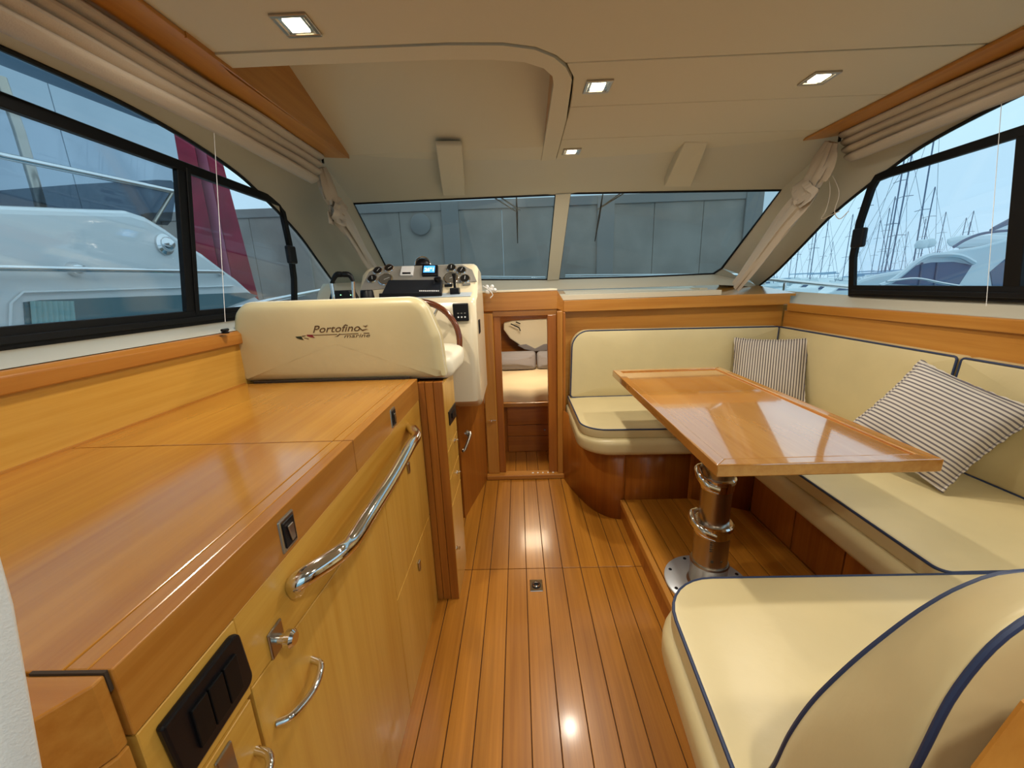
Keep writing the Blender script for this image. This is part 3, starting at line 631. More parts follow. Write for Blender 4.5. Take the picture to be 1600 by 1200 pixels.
# black covered plotter
pc = [at_y(607, 437, 2.06), at_y(691, 436.5, 2.06), at_y(689, 461, 1.97), at_y(594, 463, 1.97)]
cov = M().prism(pc, V((0, .018, -.022))).obj('covered_plotter', NAVYB, hc, bevel=.004)
M().prism([at_y(592, 458.5, 1.965), at_y(690, 456.5, 1.965), at_y(690, 463.5, 1.965), at_y(592, 466, 1.965)], (0, .02, 0)).obj('cover_lip', BLKP, cov, bevel=.002)
M().lathe(at_y(684, 438, 2.03), (0, -.5, .85), [(.018, 0), (.018, .012), (.012, .016)], 18).obj('cover_knob', BLKP, cov, smooth=True)
text('RAYMARINE', .012, WHITE, cov, 'lettering', frame(at_y(655, 456.3, 1.962), (1, 0, 0), (0, .3, 1)), sx_=1.0) if 0 else None
m = M()
for k in range(11): a0 = 655+k*2.9; m.prism([at_y(a0, 453.6, 1.985), at_y(a0+2.1, 453.6, 1.985), at_y(a0+2.1, 455.4, 1.982), at_y(a0, 455.4, 1.982)], (0, .002, 0))
m.obj('cover_print', WHITE, cov)
# switch panel on the pod face, latch on its side
q = at_y(720, 488, 1.912); sp = M().box(q.x-.037, q.x+.037, 1.905, 1.925, q.z-.042, q.z+.042).obj('battery_switch_panel', BLKP, hc, bevel=.004)
for k in range(3): M().lathe(V((q.x-.012+k*.016, 1.905, q.z-.022)), (0, -1, 0), [(.004, 0), (.004, .003)], 10).obj('button', WHITE, sp)
for k in range(3): M().box(q.x-.016+k*.016, q.x-.008+k*.016, 1.903, 1.906, q.z-.006, q.z-.002).obj('mark', PANEL, sp)
M().box(-.215, -.195, 2.00, 2.06, 1.03, 1.10).obj('side_switch', BLKP, hc, bevel=.004)
# compass on top
cpx = at_y(661, 414, 2.22); co = thing('compass', 'black domed compass standing on top of the helm console', 'compass', (cpx.x, cpx.y, 1.37))
M().lathe((cpx.x, cpx.y, 1.362), (0, 0, 1), [(.05, 0), (.05, .012), (.044, .022), (.04, .024)], 24).obj('base', BLKP, co, smooth=True)
M().lathe((cpx.x, cpx.y, 1.384), (0, 0, 1), [(.04, 0), (.038, .012), (.03, .024), (.018, .032), (.001, .035)], 24).obj('dome', BLKP, co, smooth=True)
M().tube([V((cpx.x+.041*math.cos(t), cpx.y-.01, 1.384+.041*math.sin(t))) for t in [math.pi*k/12 for k in range(13)]], .004, 8).obj('ring', CHR, co, smooth=True)
# engine lever: chrome legs with black grips
el = thing('engine_lever', 'chrome double engine lever with black grips left of the gauges', 'lever', (-.79, 1.98, 1.1))
pa = at_y(521, 462, 1.9); pb = at_y(553, 462, 1.9); a1 = at_y(518, 443, 1.9); b1 = at_y(552, 440, 1.9); t1 = at_y(525, 430, 1.9); t2 = at_y(534.5, 428.6, 1.9); t3 = at_y(546, 430, 1.9)
M().tube(smoothline([pa+V((0, 0, -.06)), pa, a1], 5), .009, 12).obj('lever_leg', CHR, el, smooth=True); M().tube(smoothline([pb+V((0, 0, -.06)), pb, b1], 5), .009, 12).obj('lever_leg', CHR, el, smooth=True)
M().tube(smoothline([a1, t1, t2+V((-.002, 0, 0))], 5), [.008+.005*min(1, i/6) for i in range(11)], 12).obj('grip', BLKP, el, smooth=True)
M().tube(smoothline([b1, t3, t2+V((.004, 0, 0))], 5), [.008+.005*min(1, i/6) for i in range(11)], 12).obj('grip', BLKP, el, smooth=True)
q = at_y(537, 462, 1.93)
hb_ = M().prism([(q.x+dx, 1.90, q.z+dz) for dx, dz in ((-.06, -.08), (.06, -.08), (.06, -.01), (.045, .025), (-.045, .025), (-.06, -.01))], (0, .07, 0)).obj('lever_head', BLKP, el, bevel=.008)
LED = mat('green_indicator', (150, 255, 170), .3, emit=3)
for px in (522, 532.5, 548):
    q = at_y(px, 461, 1.897); M().lathe(q, (0, -1, 0), [(.0022, 0), (.0022, .002)], 8).obj('indicator', LED, el)
q = at_y(573, 455, 1.95); m = M(); m.lathe(q+V((0, 0, -.05)), (0, 0, 1), [(.035, 0), (.03, .05), (.026, .056)], 18)
tag(m.obj('horn_cup', BLKP, None, smooth=True), 'small black round cup between the engine lever and the gauges', 'cup')
# steering wheel
cw = V((-.452, 1.80, 1.025)); nw = V((0, -1, .12)).normalized(); sw = thing('steering_wheel', 'mahogany-rimmed steering wheel in front of the helm console', 'steering wheel', cw)
uw = V((1, 0, 0)); vw = nw.cross(uw).normalized()
if vw.z < 0: vw = -vw
M().tube([cw+(uw*math.cos(t)+vw*math.sin(t))*.182 for t in [2*math.pi*k/48 for k in range(48)]], .0135, 12, closed=True).obj('rim', W_RIM, sw, smooth=True)
for k in range(5):
    t = math.radians(-5+72*k-8); M().tube([cw-nw*.03, cw+(uw*math.cos(t)+vw*math.sin(t))*.178], .006, 10).obj('spoke', CHR, sw, smooth=True)
M().lathe(cw-nw*.05, nw, [(.03, 0), (.04, .03), (.034, .045), (.001, .05)], 22).obj('hub', CHR, sw, smooth=True)
M().cyl(cw-nw*.04, cw-nw*.12, .02, 16).obj('column', BLKP, sw, smooth=True)
# rope coil beside the pod
m = M(); q = at_y(760, 452, 2.35); ropes = []
for i in range(9):
    t = i*1.1; c = q+V((.005+.007*i*.6, .0, .0))+V((.016*math.cos(t*1.7), 0, .016*math.sin(t*2.1))); m.lathe(c+V((-.009, 0, 0)), (1, .4, .3*math.sin(i)), [(.004, 0), (.010, .004), (.012, .010), (.010, .016), (.004, .02)], 10)
m.tube(smoothline([q+V((-.02, 0, .02)), q+V((.01, -.01, .0)), q+V((.035, 0, -.03)), q+V((.02, 0, -.05))], 6), .003, 6)
tag(m.obj('knotted_rope', WHITE, None, smooth=True), 'small bundle of knotted white rope beside the console pod', 'rope')
# ============================================================ FORWARD BULKHEAD, DOOR
YD = 2.45
wb2 = M()
struct(M().box(-1.2, -.245, YD+.03, YD+.06, 0, 1.10).obj('wall_bulkhead', W_DK)); struct(M().box(.285, 1.75, 2.62, 2.65, 0, 1.08).obj('wall_bulkhead_right', W_X))
# left return panel between locker and door
rp = thing('return_panel', 'reddish wooden panel left of the forward doorway with a bronze grab handle', 'panel', (-.3, 2.1, 0))
M().prism([(-.345, 1.98, 0), (-.33, 1.98, 0), (-.236, YD, 0), (-.25, YD+.02, 0)], (0, 0, 1.0)).obj('panel', W_DK, rp)
M().prism([(-.285, 2.22, .90), (-.27, 2.22, .90), (-.232, YD-.0, .90), (-.245, YD+.0, .90)], (0, 0, .28)).obj('upper_panel', W_Z, rp)
ha = at_x(735, 677, -.26); hb2 = at_x(726, 703, -.285)
M().tube(smoothline([ha+V((-.03, .0, .0)), ha, hb2, hb2+V((-.01, 0, 0))], 5), .0075, 10).obj('grab_handle', STEEL, rp, smooth=True); M().lathe(ha+V((-.02, 0, 0)), (1, 0, 0), [(.018, 0), (.018, .006), (.012, .012)], 16).obj('handle_rose', STEEL, rp, smooth=True)
d1 = struct(M().box(-.24, .275, YD-.04, YD+.03, 0.002, .032).obj('door_1', W_X, None, bevel=.004))
M().box(-.232, -.155, YD-.005, YD+.05, .032, 1.10).obj('door_jamb', W_Z, d1, bevel=.006); M().box(-.155, -.112, YD+.01, YD+.05, .032, 1.08).obj('door_stop', W_DK, d1, bevel=.004)
M().box(.178, .235, YD+.0, YD+.05, .032, 1.08).obj('door_jamb', W_DK, d1, bevel=.004); M().box(.235, .27, YD-.02, YD+.05, .032, 1.10).obj('door_stop', W_Z, d1, bevel=.004)
M().box(-.155, .235, YD+.0, YD+.05, 1.078, 1.112).obj('door_head', W_X, d1, bevel=.002)
for k in range(5): q = at_z(833+k*8, 743, .033); M().lathe(V((q.x, YD-.01, .032)), (0, 0, 1), [(.006, 0), (.006, .003)], 8).obj('screw_cap', WHITE, d1)
q = at_y(768, 657, YD-.02); M().tube([q+V((-.03, 0, 0)), q+V((.03, 0, 0))], .0035, 8).obj('door_catch', CHR, d1, smooth=True); M().lathe(q, (0, -1, 0), [(.008, 0), (.008, .012), (.005, .016)], 12).obj('catch_knob', CHR, d1, smooth=True)
# header box over the door
hd = thing('door_header', 'timber header box over the forward doorway', 'panelling', (0, YD, 1.1))
M().box(-.25, .238, YD-.01, YD+.03, 1.112, 1.222).obj('header_board', W_X, hd, bevel=.003)
M().box(-.25, .238, YD-.012, YD+.45, 1.222, 1.232).obj('header_top', SILL, hd, bevel=.002)
# dash shelf at right
ds = thing('dash_shelf', 'wide timber dashboard shelf with white inset top right of the doorway', 'shelf', (.9, 2.5, 1.1))
M().box(.282, 1.66, 2.49, 2.51, 1.090, 1.158).obj('front_edge', W_X, ds, bevel=.003)
M().hexa([(.282, 2.49, 1.092), (.282, 2.51, 1.092), (.236, 2.475, 1.115), (.236, 2.455, 1.115)], [(.282, 2.49, 1.158), (.282, 2.51, 1.158), (.236, 2.475, 1.228), (.236, 2.455, 1.228)]).obj('end_edge', W_X, ds, bevel=.002)
M().hexa([(.25, 2.505, 1.14), (1.7, 2.505, 1.14), (1.7, 3.1, 1.20), (.25, 3.1, 1.20)], [(.25, 2.505, 1.156), (1.7, 2.505, 1.156), (1.7, 3.1, 1.222), (.25, 3.1, 1.222)]).obj('shelf_top', W_TOP, ds, bevel=.001)
M().hexa([(.33, 2.54, 1.158), (1.25, 2.54, 1.158), (1.25, 2.95, 1.205), (.33, 2.95, 1.205)], [(.33, 2.54, 1.163), (1.25, 2.54, 1.163), (1.25, 2.95, 1.209), (.33, 2.95, 1.209)]).obj('inset_panel', SILL, ds, bevel=.002)
q = at_y(990, 464, 2.66); M().box(q.x-.03, q.x+.03, 2.65, 2.67, 1.174, 1.180).obj('finger_pull', STEEL, ds, bevel=.002)
# ============================================================ FORWARD CABIN seen through the door
fc = struct(M().box(-1.0, 1.2, YD+.05, 3.25, -.10, -.07).obj('floor_forward', CAULK))
planks(fc, [(-.3+.083*i, -.3+.083*(i+1)) for i in range(8)], YD+.06, 3.1, -.068, -.06, W_FL)
struct(M().box(-1.05, -1.0, YD+.25, 4.3, -.1, 1.2).obj('wall_cabin_left', LINER)); struct(M().box(1.2, 1.25, YD+.25, 4.3, -.1, 1.2).obj('wall_cabin_right', LINER))
struct(M().box(-1.05, 1.25, YD+.06, 4.35, 1.16, 1.19).obj('ceiling_forward', LINER)) 
struct(M().box(-1.05, 1.25, 4.2, 4.25, -.1, 1.2).obj('wall_cabin_front', W_DKX))
bb = thing('berth', 'reddish wooden bed front with drawers seen through the doorway', 'bed', (0, 3.0, 0))
z_ = [-.06, .075, .17, .33]
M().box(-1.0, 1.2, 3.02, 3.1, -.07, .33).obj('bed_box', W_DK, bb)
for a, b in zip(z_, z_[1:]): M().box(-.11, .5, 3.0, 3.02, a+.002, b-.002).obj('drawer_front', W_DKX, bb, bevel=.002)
M().box(-1.0, 1.2, 2.97, 3.03, .33, .365).obj('bed_lip', W_X, bb, bevel=.006)
M().lathe(at_y(851, 671, 3.0), (0, -1, 0), [(.007, 0), (.007, .01)], 12).obj('drawer_catch', STEEL, bb)
m = M(); rows = []
random.seed(3)
for j in range(30):
    y = 3.0+1.0*j/29; row = []
    for i in range(40):
        x = -.9+2.0*i/39; drop = 0 if j > 1 else (.06 if j == 0 else .012)
        row.append(V((x, y-(.0 if j else .012*math.sin(i*1.1)), .455-drop+.006*math.sin(x*23+y*9)*math.exp(-(y-3)*4)+.004*math.sin(x*11-y*17)+.002*random.random())))
    rows.append(row)
rows.insert(0, [V((p.x, p.y-.004+.006*math.sin(i*1.3), .362)) for i, p in enumerate(rows[0])])
m.grid(rows); SHEET = mat('cream_bed_sheet', (236, 214, 176), .9, bump=.2, bscale=90)
tag(m.obj('mattress', SHEET, None, smooth=True, angle=80), 'cream sheeted mattress on the forward bed seen through the doorway', 'mattress')
GRC = mat('grey_cushion_cloth', (150, 146, 150), .95, bump=.3, bscale=150)
def cush(x0, x1, y, z0, z1, lab, lean=.04):
    o = M().slab(dens(rpoly([(x0, z0), (x1, z0), (x1, z1), (x0, z1)], .035, 5), .05), .12, .05, lambda u, v, w: V((u, y+.12-w+(v-z0)*lean/.2, v)), dome=.02).obj('bed_cushion', GRC, None, smooth=True, angle=70)
    tag(o, lab, 'cushion', 'grey bed cushions')
qa = at_y(789, 571, 3.78); qb = at_y(838, 549, 3.78); qc = at_y(856, 571, 3.78)
cush(qa.x-.25, qb.x-.004, 3.72, .46, qb.z, 'wide grey cushion at the head of the forward bed, left of the gap'); cush(qb.x+.004, qc.x+.35, 3.72, .46, qb.z-.005, 'grey cushion at the head of the forward bed, right of the gap')
# curved hull lining above the bed
hp = thing('cabin_headboard', 'cream curved hull lining with dark brackets above the forward bed', 'headboard', (0, 4.0, .9))
ell = [at_y(a, b, 4.05) for a, b in ((787, 515), (787, 505), (800, 502), (830, 500), (870, 498), (900, 500), (900, 540), (860, 539), (838, 546), (815, 541), (797, 529))]
M().prism(ell, (0, .1, 0)).obj('lining', IVORY, hp, bevel=.01)
lo = [at_y(a, b, 4.03) for a, b in ((809, 540), (822, 538), (836, 545), (850, 538), (875, 536), (875, 545), (850, 548), (836, 549), (820, 546))]
M().prism(lo, (0, .05, 0)).obj('grey_strip', GRC, hp, bevel=.004)
for aa in (((798, 506), (811, 512), (813, 517)), ((806, 503), (813, 506))): M().tube([at_y(*q, 3.98) for q in aa], .006, 8).obj('bracket', BLKP, hp, smooth=True)
# ============================================================ DINETTE: platform, settee, cushions, table
pf = thing('dinette_platform', 'raised teak-planked platform under the dining table', 'platform', (.85, 1.4, 0))
M().box(.530, 1.66, .40, 1.95, 0, .107).obj('platform_base', W_DK, pf)
M().box(.521, .545, .62, 1.93, .088, .122).obj('nosing', W_Y, pf, bevel=.004)
xs0 = [.547+.083*i for i in range(8)]
planks(pf, list(zip(xs0, xs0[1:]+[1.14])), .62, 1.93, .1065, .12, W_FL)
sb = thing('settee_base', 'curved reddish wooden settee base under the cream cushions', 'settee base', (1, 1.6, 0))
def basewall(path, z0, z1, m, nm): 
    mm = M(); mm.grid([[V((x, y, z0)) for x, y in path], [V((x, y, z1)) for x, y in path]]); return mm.obj(nm, m, sb, smooth=True, solid=.015, angle=30)
pth = [(.275, 2.44), (.30, 2.32), (.335, 2.20), (.375, 2.09), (.42, 2.01), (.48, 1.955), (.545, 1.935)]
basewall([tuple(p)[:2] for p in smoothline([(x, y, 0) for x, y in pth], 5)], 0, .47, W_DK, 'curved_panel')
basewall([(.545, 1.935), (.88, 1.935)], 0.0, .47, W_DK, 'front_panel')
M().box(.88, .90, 1.925, 1.945, .12, .47).obj('corner_batten', W_DK, sb, bevel=.003)
basewall([(.90, 1.93), (1.14, 1.80)], .1, .47, W_DK, 'corner_panel')
for y0, y1 in ((1.50, 1.80), (1.24, 1.497), (.84, 1.237)): M().box(1.14, 1.155, y0, y1-.003, .12, .44).obj('kick_panel', W_DK, sb, bevel=.0015)
pth2 = [(1.14, .80), (.7, .78), (.52, .76), (.43, .72), (.385, .64), (.37, .5), (.36, .3)]
basewall([tuple(p)[:2] for p in smoothline([(x, y, 0) for x, y in pth2], 5)], 0, .44, W_DK, 'curved_panel')
M().box(1.66, 1.70, -.3, 2.53, .3, 1.052).obj('backing_panel', W_Y, sb); M().box(1.3, 1.655, .3, 2.5, .38, .44).obj('seat_board', W_DK, sb)
M().box(1.645, 1.70, -.3, 2.49, 1.052, 1.099).obj('ledge_trim', W_Y, sb, bevel=.004)
M().box(.285, 1.66, 2.545, 2.56, .3, 1.09).obj('front_backing', W_X, sb); M().box(.272, .288, 2.44, 2.60, 0, 1.09).obj('end_panel', W_DK, sb, bevel=.002)
# the padded plinths under the cushions + seat cushions
def plan_slab(poly, rad, z0, t, r, nm, parent, m, dome=.006, step=.05):
    ol = dens(rpoly(poly, rad, 8), step); return M().slab(ol, t, r, lambda u, v, w: V((u, v, z0+w)), dome=dome).obj(nm, m, parent, smooth=True, angle=60), ol
def piping(ol, z, parent, r=.0042, sel=None, ins=.004):
    cx = sum(p[0] for p in ol)/len(ol); cy = sum(p[1] for p in ol)/len(ol)
    pts = []
    for i, p in enumerate(ol):
        pts.append(V((p[0]+(cx-p[0])*.006, p[1]+(cy-p[1])*.006, z)))
    return M().tube(pts, r, 8, closed=True).obj('piping', PIPE, parent, smooth=True)
def seat(poly, rad, label, pad=True, padpoly=None, loc=None, padrad=None):
    root = thing('seat_cushion', label, 'cushion', loc, 'cream settee seat cushions')
    o, ol = plan_slab(poly, rad, .497, .053, .010, 'cushion_pad', root, CREAM, dome=.006)
    piping(ol, .546, root); 
    o, _ = plan_slab(padpoly or poly, padrad or rad, .415, .085, .028, 'padded_rail', root, CREAM, dome=0)
    return root
seat([(.305, 2.50), (.305, 1.875), (1.03, 1.845), (1.62, 1.845), (1.62, 2.50)], [.01, .13, .03, .01, .01], 'cream seat cushion with rounded corner at the forward end of the settee', loc=(.9, 2.2, .42), padpoly=[(.295, 2.50), (.292, 1.84), (1.05, 1.82), (1.62, 1.82), (1.62, 2.50)], padrad=[.01, .17, .03, .01, .01])
seat([(1.03, 1.842), (1.02, .84), (1.64, .84), (1.64, 1.842)], [.03, .03, .01, .01], 'long cream seat cushion along the right side behind the table', loc=(1.3, 1.3, .42), padpoly=[(1.0, 1.842), (.99, .84), (1.62, .84), (1.62, 1.842)])
seat([(1.60, .836), (.330, .842), (.295, .36), (1.60, .36)], [.01, .135, .02, .01], 'large cream seat cushion nearest the camera at the aft end', loc=(.9, .6, .42), padpoly=[(1.6, .842), (.312, .850), (.275, .34), (1.60, .34)], padrad=[.01, .15, .02, .01])
# back cushions
def back(ol, t, fn, label, loc, rearpipe=False, pr=.0042):
    root = thing('back_cushion', label, 'cushion', loc, 'cream settee back cushions')
    M().slab(ol, t, .012, fn, dome=.010).obj('cushion_pad', CREAM, root, smooth=True, angle=60)
    n = len(ol); cu = sum(p[0] for p in ol)/n; cv = sum(p[1] for p in ol)/n
    M().tube([fn(u+(cu-u)*.006, v+(cv-v)*.008, t-.003) for u, v in ol], pr, 8, closed=True).obj('piping', PIPE, root, smooth=True)
    if rearpipe: M().tube([fn(u+(cu-u)*.004, v+(cv-v)*.006, .004) for u, v in ol], pr*1.3, 8, closed=True).obj('piping', PIPE, root, smooth=True)
    return root
ol = dens(rpoly([(.315, .552), (1.575, .552), (1.60, .962), (.33, .975)], [.02, .01, .01, .105], 8), .06)
back(ol, .075, lambda u, v, w: V((u, 2.535-w+(v-.95)*.06, v)), 'wide cream back cushion on the forward bulkhead with rounded left corner', (.95, 2.52, .55))
fr = lambda u, v, w: V((1.682-w+(v-.95)*.06, u, v))
back(dens(rpoly([(1.457, .553), (2.485, .553), (2.50, .958), (1.455, .955)], .012, 3), .06), .075, fr, 'long cream back cushion on the right side beside the table', (1.6, 2.0, .55))
back(dens(rpoly([(.45, .553), (1.447, .553), (1.445, .955), (.45, .955)], .012, 3), .06), .075, fr, 'cream back cushion on the right side nearest the camera', (1.6, 1.0, .55))
# near back (aft leg), seen from behind and above
nb = thing('back_cushion', 'cream back cushion of the aft settee leg seen from behind at lower right', 'cushion', (.9, .35, .55), 'cream settee back cushions')
def resamp(pts, n):
    pts = smoothline(pts, 10); L_ = [0]
    for a, b in zip(pts, pts[1:]): L_.append(L_[-1]+(b-a).length)
    out = []; k = 0
    for i in range(n):
        t = L_[-1]*i/(n-1)
        while k < len(L_)-2 and L_[k+1] < t: k += 1
        out.append(pts[k].lerp(pts[k+1], (t-L_[k])/max(1e-9, L_[k+1]-L_[k])))
    return out
fpx = [(1210, 1200), (1235, 1150), (1270, 1100), (1320, 1050), (1380, 1000), (1450, 950), (1520, 914), (1600, 896)]
fy = [.405, .395, .385, .372, .36, .348, .338, .330]
Fc = [V((.327, .42, .548))]+[at_y(*p, y) for p, y in zip(fpx, fy)]+[V((.62, .33, .985)), V((.9, .33, .985)), V((1.5, .33, .985))]
rpx = [(1430, 1200), (1500, 1070)]
Rc = [V((.318, .27, .548)), V((.318, .262, .70))]+[at_y(*p, .245) for p in rpx]+[V((.365, .244, 1.018)), V((.43, .243, 1.052)), V((.54, .24, 1.064)), V((.7, .24, 1.064)), V((1.0, .24, 1.064)), V((1.5, .24, 1.064))]
nF = 120; Fp = resamp(Fc, nF); Rp = resamp(Rc, nF); cc = V((1.0, .33, .78)); rws = []
for f in (0, .04, .1, .2, .35, .5, .65, .8, .9, .96, 1):
    b_ = .016*math.sin(math.pi*f)**.6
    rws.append([a.lerp(b, f)+((a-cc)*V((1, 0, 1))).normalized()*b_ if 0 else a.lerp(b, f)+V((a.x-cc.x, 0, a.z-cc.z)).normalized()*b_ for a, b in zip(Fp, Rp)])
m = M(); m.grid(rws)
for P_, dy in ((Fp, .008), (Rp, -.006)):
    base = [V((p.x, p.y, .548)) for p in P_]; r1_ = [p.lerp(q_, .12)+V((0, dy, 0)) for p, q_ in zip(P_, base)]
    m.grid([P_, r1_, base])
m.obj('cushion_pad', CREAM, nb, smooth=True, angle=70)
M().tube(Fp, .0042, 8).obj('piping', PIPE, nb, smooth=True); M().tube(Rp, .0029, 8).obj('piping', PIPE, nb, smooth=True)
bk = M().prism([(x, .185, z) for x, z in ((.297, 0), (.297, .80), (.308, .93), (.326, .99), (.36, 1.02), (.43, 1.03), (1.6, 1.03), (1.6, 0))], (0, .025, 0)).obj('back_board', W_Z, sb, bevel=.004)
# table
tb = thing('dining_table', 'rectangular wooden dining table with raised edge on a chrome pedestal', 'table', (.70, 1.31, .12))
tx0, tx1, ty0, ty1, tz = .480, 1.028, .905, 2.014, .82
def tq(x0, x1, y0, y1, z0, z1, nm, m, bv=.002): return M().box(x0, x1, y0, y1, z0, z1).obj(nm, m, tb, bevel=bv)
tq(tx0+.03, tx1-.03, ty0+.045, ty1-.03, tz-.030, tz-.006, 'table_top', W_TAB)
def miter(a, b, c, d, m): return M().hexa([V((*p, tz-.034)) for p in (a, b, c, d)], [V((*p, tz)) for p in (a, b, c, d)]).obj('edge_strip', m, tb, bevel=.003)
e = .034
miter((tx0, ty0), (tx0+e, ty0+e), (tx0+e, ty1-e), (tx0, ty1), W_TAB); miter((tx1, ty0), (tx1-e, ty0+e), (tx1-e, ty1-e), (tx1, ty1), W_TAB)
miter((tx0, ty0), (tx1, ty0), (tx1-e, ty0+e), (tx0+e, ty0+e), W_TAB); miter((tx0, ty1), (tx1, ty1), (tx1-e, ty1-e), (tx0+e, ty1-e), W_TAB)
pc_ = (.70, 1.31)
M().box(tx1-e-.004, tx1-e, ty0+e, ty1-e, tz-.01, tz-.0045).obj('inlay_groove', W_DKX, tb); M().box(tx0+e, tx1-e-.004, ty1-e-.004, ty1-e, tz-.01, tz-.0045).obj('inlay_groove', W_DKX, tb)
def lt(prof, nm, m, n=40): return M().lathe((pc_[0], pc_[1], 0), (0, 0, 1), prof, n).obj(nm, m, tb, smooth=True)
lt([(.155, .121), (.155, .127), (.150, .130), (.075, .131)], 'base_plate', ALU, 56)
for k in range(8):
    t = k*math.pi/4+.25; M().lathe((pc_[0]+.135*math.cos(t), pc_[1]+.135*math.sin(t), .130), (0, 0, 1), [(.007, 0), (.006, .002), (.002, .0015)], 12).obj('screw', BLKP, tb)
lt([(.075, .13), (.066, .14), (.066, .215), (.069, .222), (.066, .228)], 'lower_sleeve', STEEL)
lt([(.061, .225), (.061, .37), (.061, .375)], 'middle_tube', STEEL); lt([(.052, .37), (.052, .60), (.052, .786)], 'upper_tube', STEEL)
def collar(z, r, nm='clamp_collar'):
    c = lt([(r-.008, z-.03), (r+.003, z-.028), (r+.004, z+.0), (r+.008, z+.004), (r+.008, z+.016), (r+.002, z+.020), (r-.008, z+.018)], nm, CHR)
    cx, cy = pc_; M().tube(smoothline([(cx-.02, cy-r-.004, z-.012), (cx-.055, cy-r+.01, z-.0), (cx-r-.018, cy-.02, z+.024), (cx-r-.014, cy+.015, z+.044), (cx-r+.008, cy+.03, z+.046)], 6), .0085, 10, flat=1.6).obj('clamp_lever', CHR, c, smooth=True)
collar(.378, .062); collar(.560, .053)
lt([(.09, .774), (.09, .786)], 'top_flange', STEEL)
INKM = mat('dark_print', (70, 62, 50), .5)
m = M()
for k in range(5): m.box(pc_[0]-.032, pc_[0]-.032+.02+.004*k, pc_[1]-.0575, pc_[1]-.0535, .34-.009*k, .342-.009*k)
m.lathe((pc_[0]-.02, pc_[1]-.056, .262), (0, -1, 0), [(.006, 0), (.006, .003)], 10); m.lathe((pc_[0]+.012, pc_[1]-.059, .262), (0, -1, 0), [(.004, 0), (.004, .002)], 10)
m.obj('tube_print', INKM, tb)['kind'] = 'stuff'
# pillows
STR = stripes('ticking_stripe', (108, 102, 106), (198, 190, 178), 'Y', .0135); STR2 = stripes('ticking_stripe_upright', (96, 88, 88), (196, 186, 172), 'X', .0125)
def pillow(label, o_, ex, ey, w_, h_, th, m, corners=1.05):
    root = thing('throw_pillow', label, 'pillow', (0, 0, 0), 'striped throw pillows')
    n = 22; top = []; botm = []
    def pt(i, j, s):
        u = i/n*2-1; v = j/n*2-1; e_ = (1-abs(u)**2.6)*(1-abs(v)**2.6); b = 1-.07*(1-u*u)*abs(v)**2-.0
        b2 = 1-.07*(1-v*v)*abs(u)**2
        return V((u*w_/2*b2, v*h_/2*b, s*th/2*max(0, e_)**.5+.002*s+.003*math.sin(u*7+v*5)*e_))
    m_ = M(); m_.grid([[pt(i, j, 1) for i in range(n+1)] for j in range(n+1)]); m_.grid([[pt(i, j, -1) for i in range(n+1)] for j in range(n+1)])
    a = m_.obj('cover', m, root, smooth=True, angle=80)
    # fringe flange
    rim = [pt(i, 0, 0) for i in range(n)]+[pt(n, j, 0) for j in range(n)]+[pt(n-i, n, 0) for i in range(n)]+[pt(0, n-j, 0) for j in range(n)]
    oo = [V((p.x*1.045+.002*math.sin(k*2.3), p.y*1.045+.002*math.cos(k*2.9), .002*math.sin(k*1.7))) for k, p in enumerate(rim)]
    m_ = M(); m_.grid([rim, oo], closed=True); m_.obj('fringe', m, root, smooth=True, solid=.004)
    z = V(ex).cross(V(ey)).normalized(); x = V(ex).normalized(); y = z.cross(x)
    root.matrix_world = Matrix.Translation(V(o_)) @ Matrix((x, y, z)).transposed().to_4x4()
    return root
# near pillow: bottom corner on the seat, leaning on the right back cushion
B0 = V((1.35, 1.215, .575)); 
pillow('larger striped pillow leaning on the right back cushion near the table end', V((1.425, 1.325, .755)), V((.07, -.27, -.085)), V((.165, .013, .245)), .335, .34, .12, STR)
pillow('smaller striped pillow in the forward right corner of the settee', V((1.425, 2.25, .745)), V((.42, -.28, .02)), V((.12, .14, .40)), .36, .36, .12, STR2)
# floor hatch ring
fr_ = thing('floor_latch', 'square chrome lift latch set into the teak floor', 'latch', (.044, 1.452, 0))
q = V((.044, 1.452, 0)); M().box(q.x-.028, q.x+.028, q.y-.034, q.y+.034, 0, .003).obj('plate', CHR, fr_, bevel=.002)
M().lathe(q+V((0, 0, .003)), (0, 0, 1), [(.02, 0), (.02, .002), (.016, .002), (.015, .0005)], 22).obj('cup', BLKP, fr_, smooth=True)
M().tube([q+V((.013*math.cos(t), .013*math.sin(t), .006)) for t in [2*math.pi*k/20 for k in range(20)]], .003, 8, closed=True).obj('ring', CHR, fr_, smooth=True)
# ============================================================ DOWNLIGHTS
GLOW = mat('warm_lamp_glow', (255, 236, 190), .4, emit=14)
def downlight(x, y, label, seen=True):
    r = thing('downlight', label, 'light', (x, y, ZC), 'square ceiling downlights')
    m = M(); h = .044; i_ = .033
    for a in ((-h, h, -h, -i_), (-h, h, i_, h), (-h, -i_, -i_, i_), (i_, h, -i_, i_)): m.box(x+a[0], x+a[1], y+a[2], y+a[3], ZC-.006, ZC+.001)
    m.obj('bezel', STEEL, r, bevel=.0015, seg=1)
    M().box(x-i_, x+i_, y-i_, y+i_, ZC-.0025, ZC-.0005).obj('lens', LINER, r) if 0 else M().box(x-i_, x+i_, y-i_, y+i_, ZC-.002, ZC+.0).obj('reflector', CHR, r)
    M().box(x-.022, x+.022, y-.024, y+.024, ZC-.0045, ZC-.002).obj('lamp_lens', GLOW, r)
    l = bpy.data.lights.new('lamp', 'AREA'); l.shape = 'SQUARE'; l.size = .06; l.energy = LAMP; l.color = (1, .91, .77); l.spread = math.radians(165)
    lo_ = bpy.data.objects.new('lamp', l); C.objects.link(lo_); lo_.parent = r; lo_.location = (0, 0, -.012)
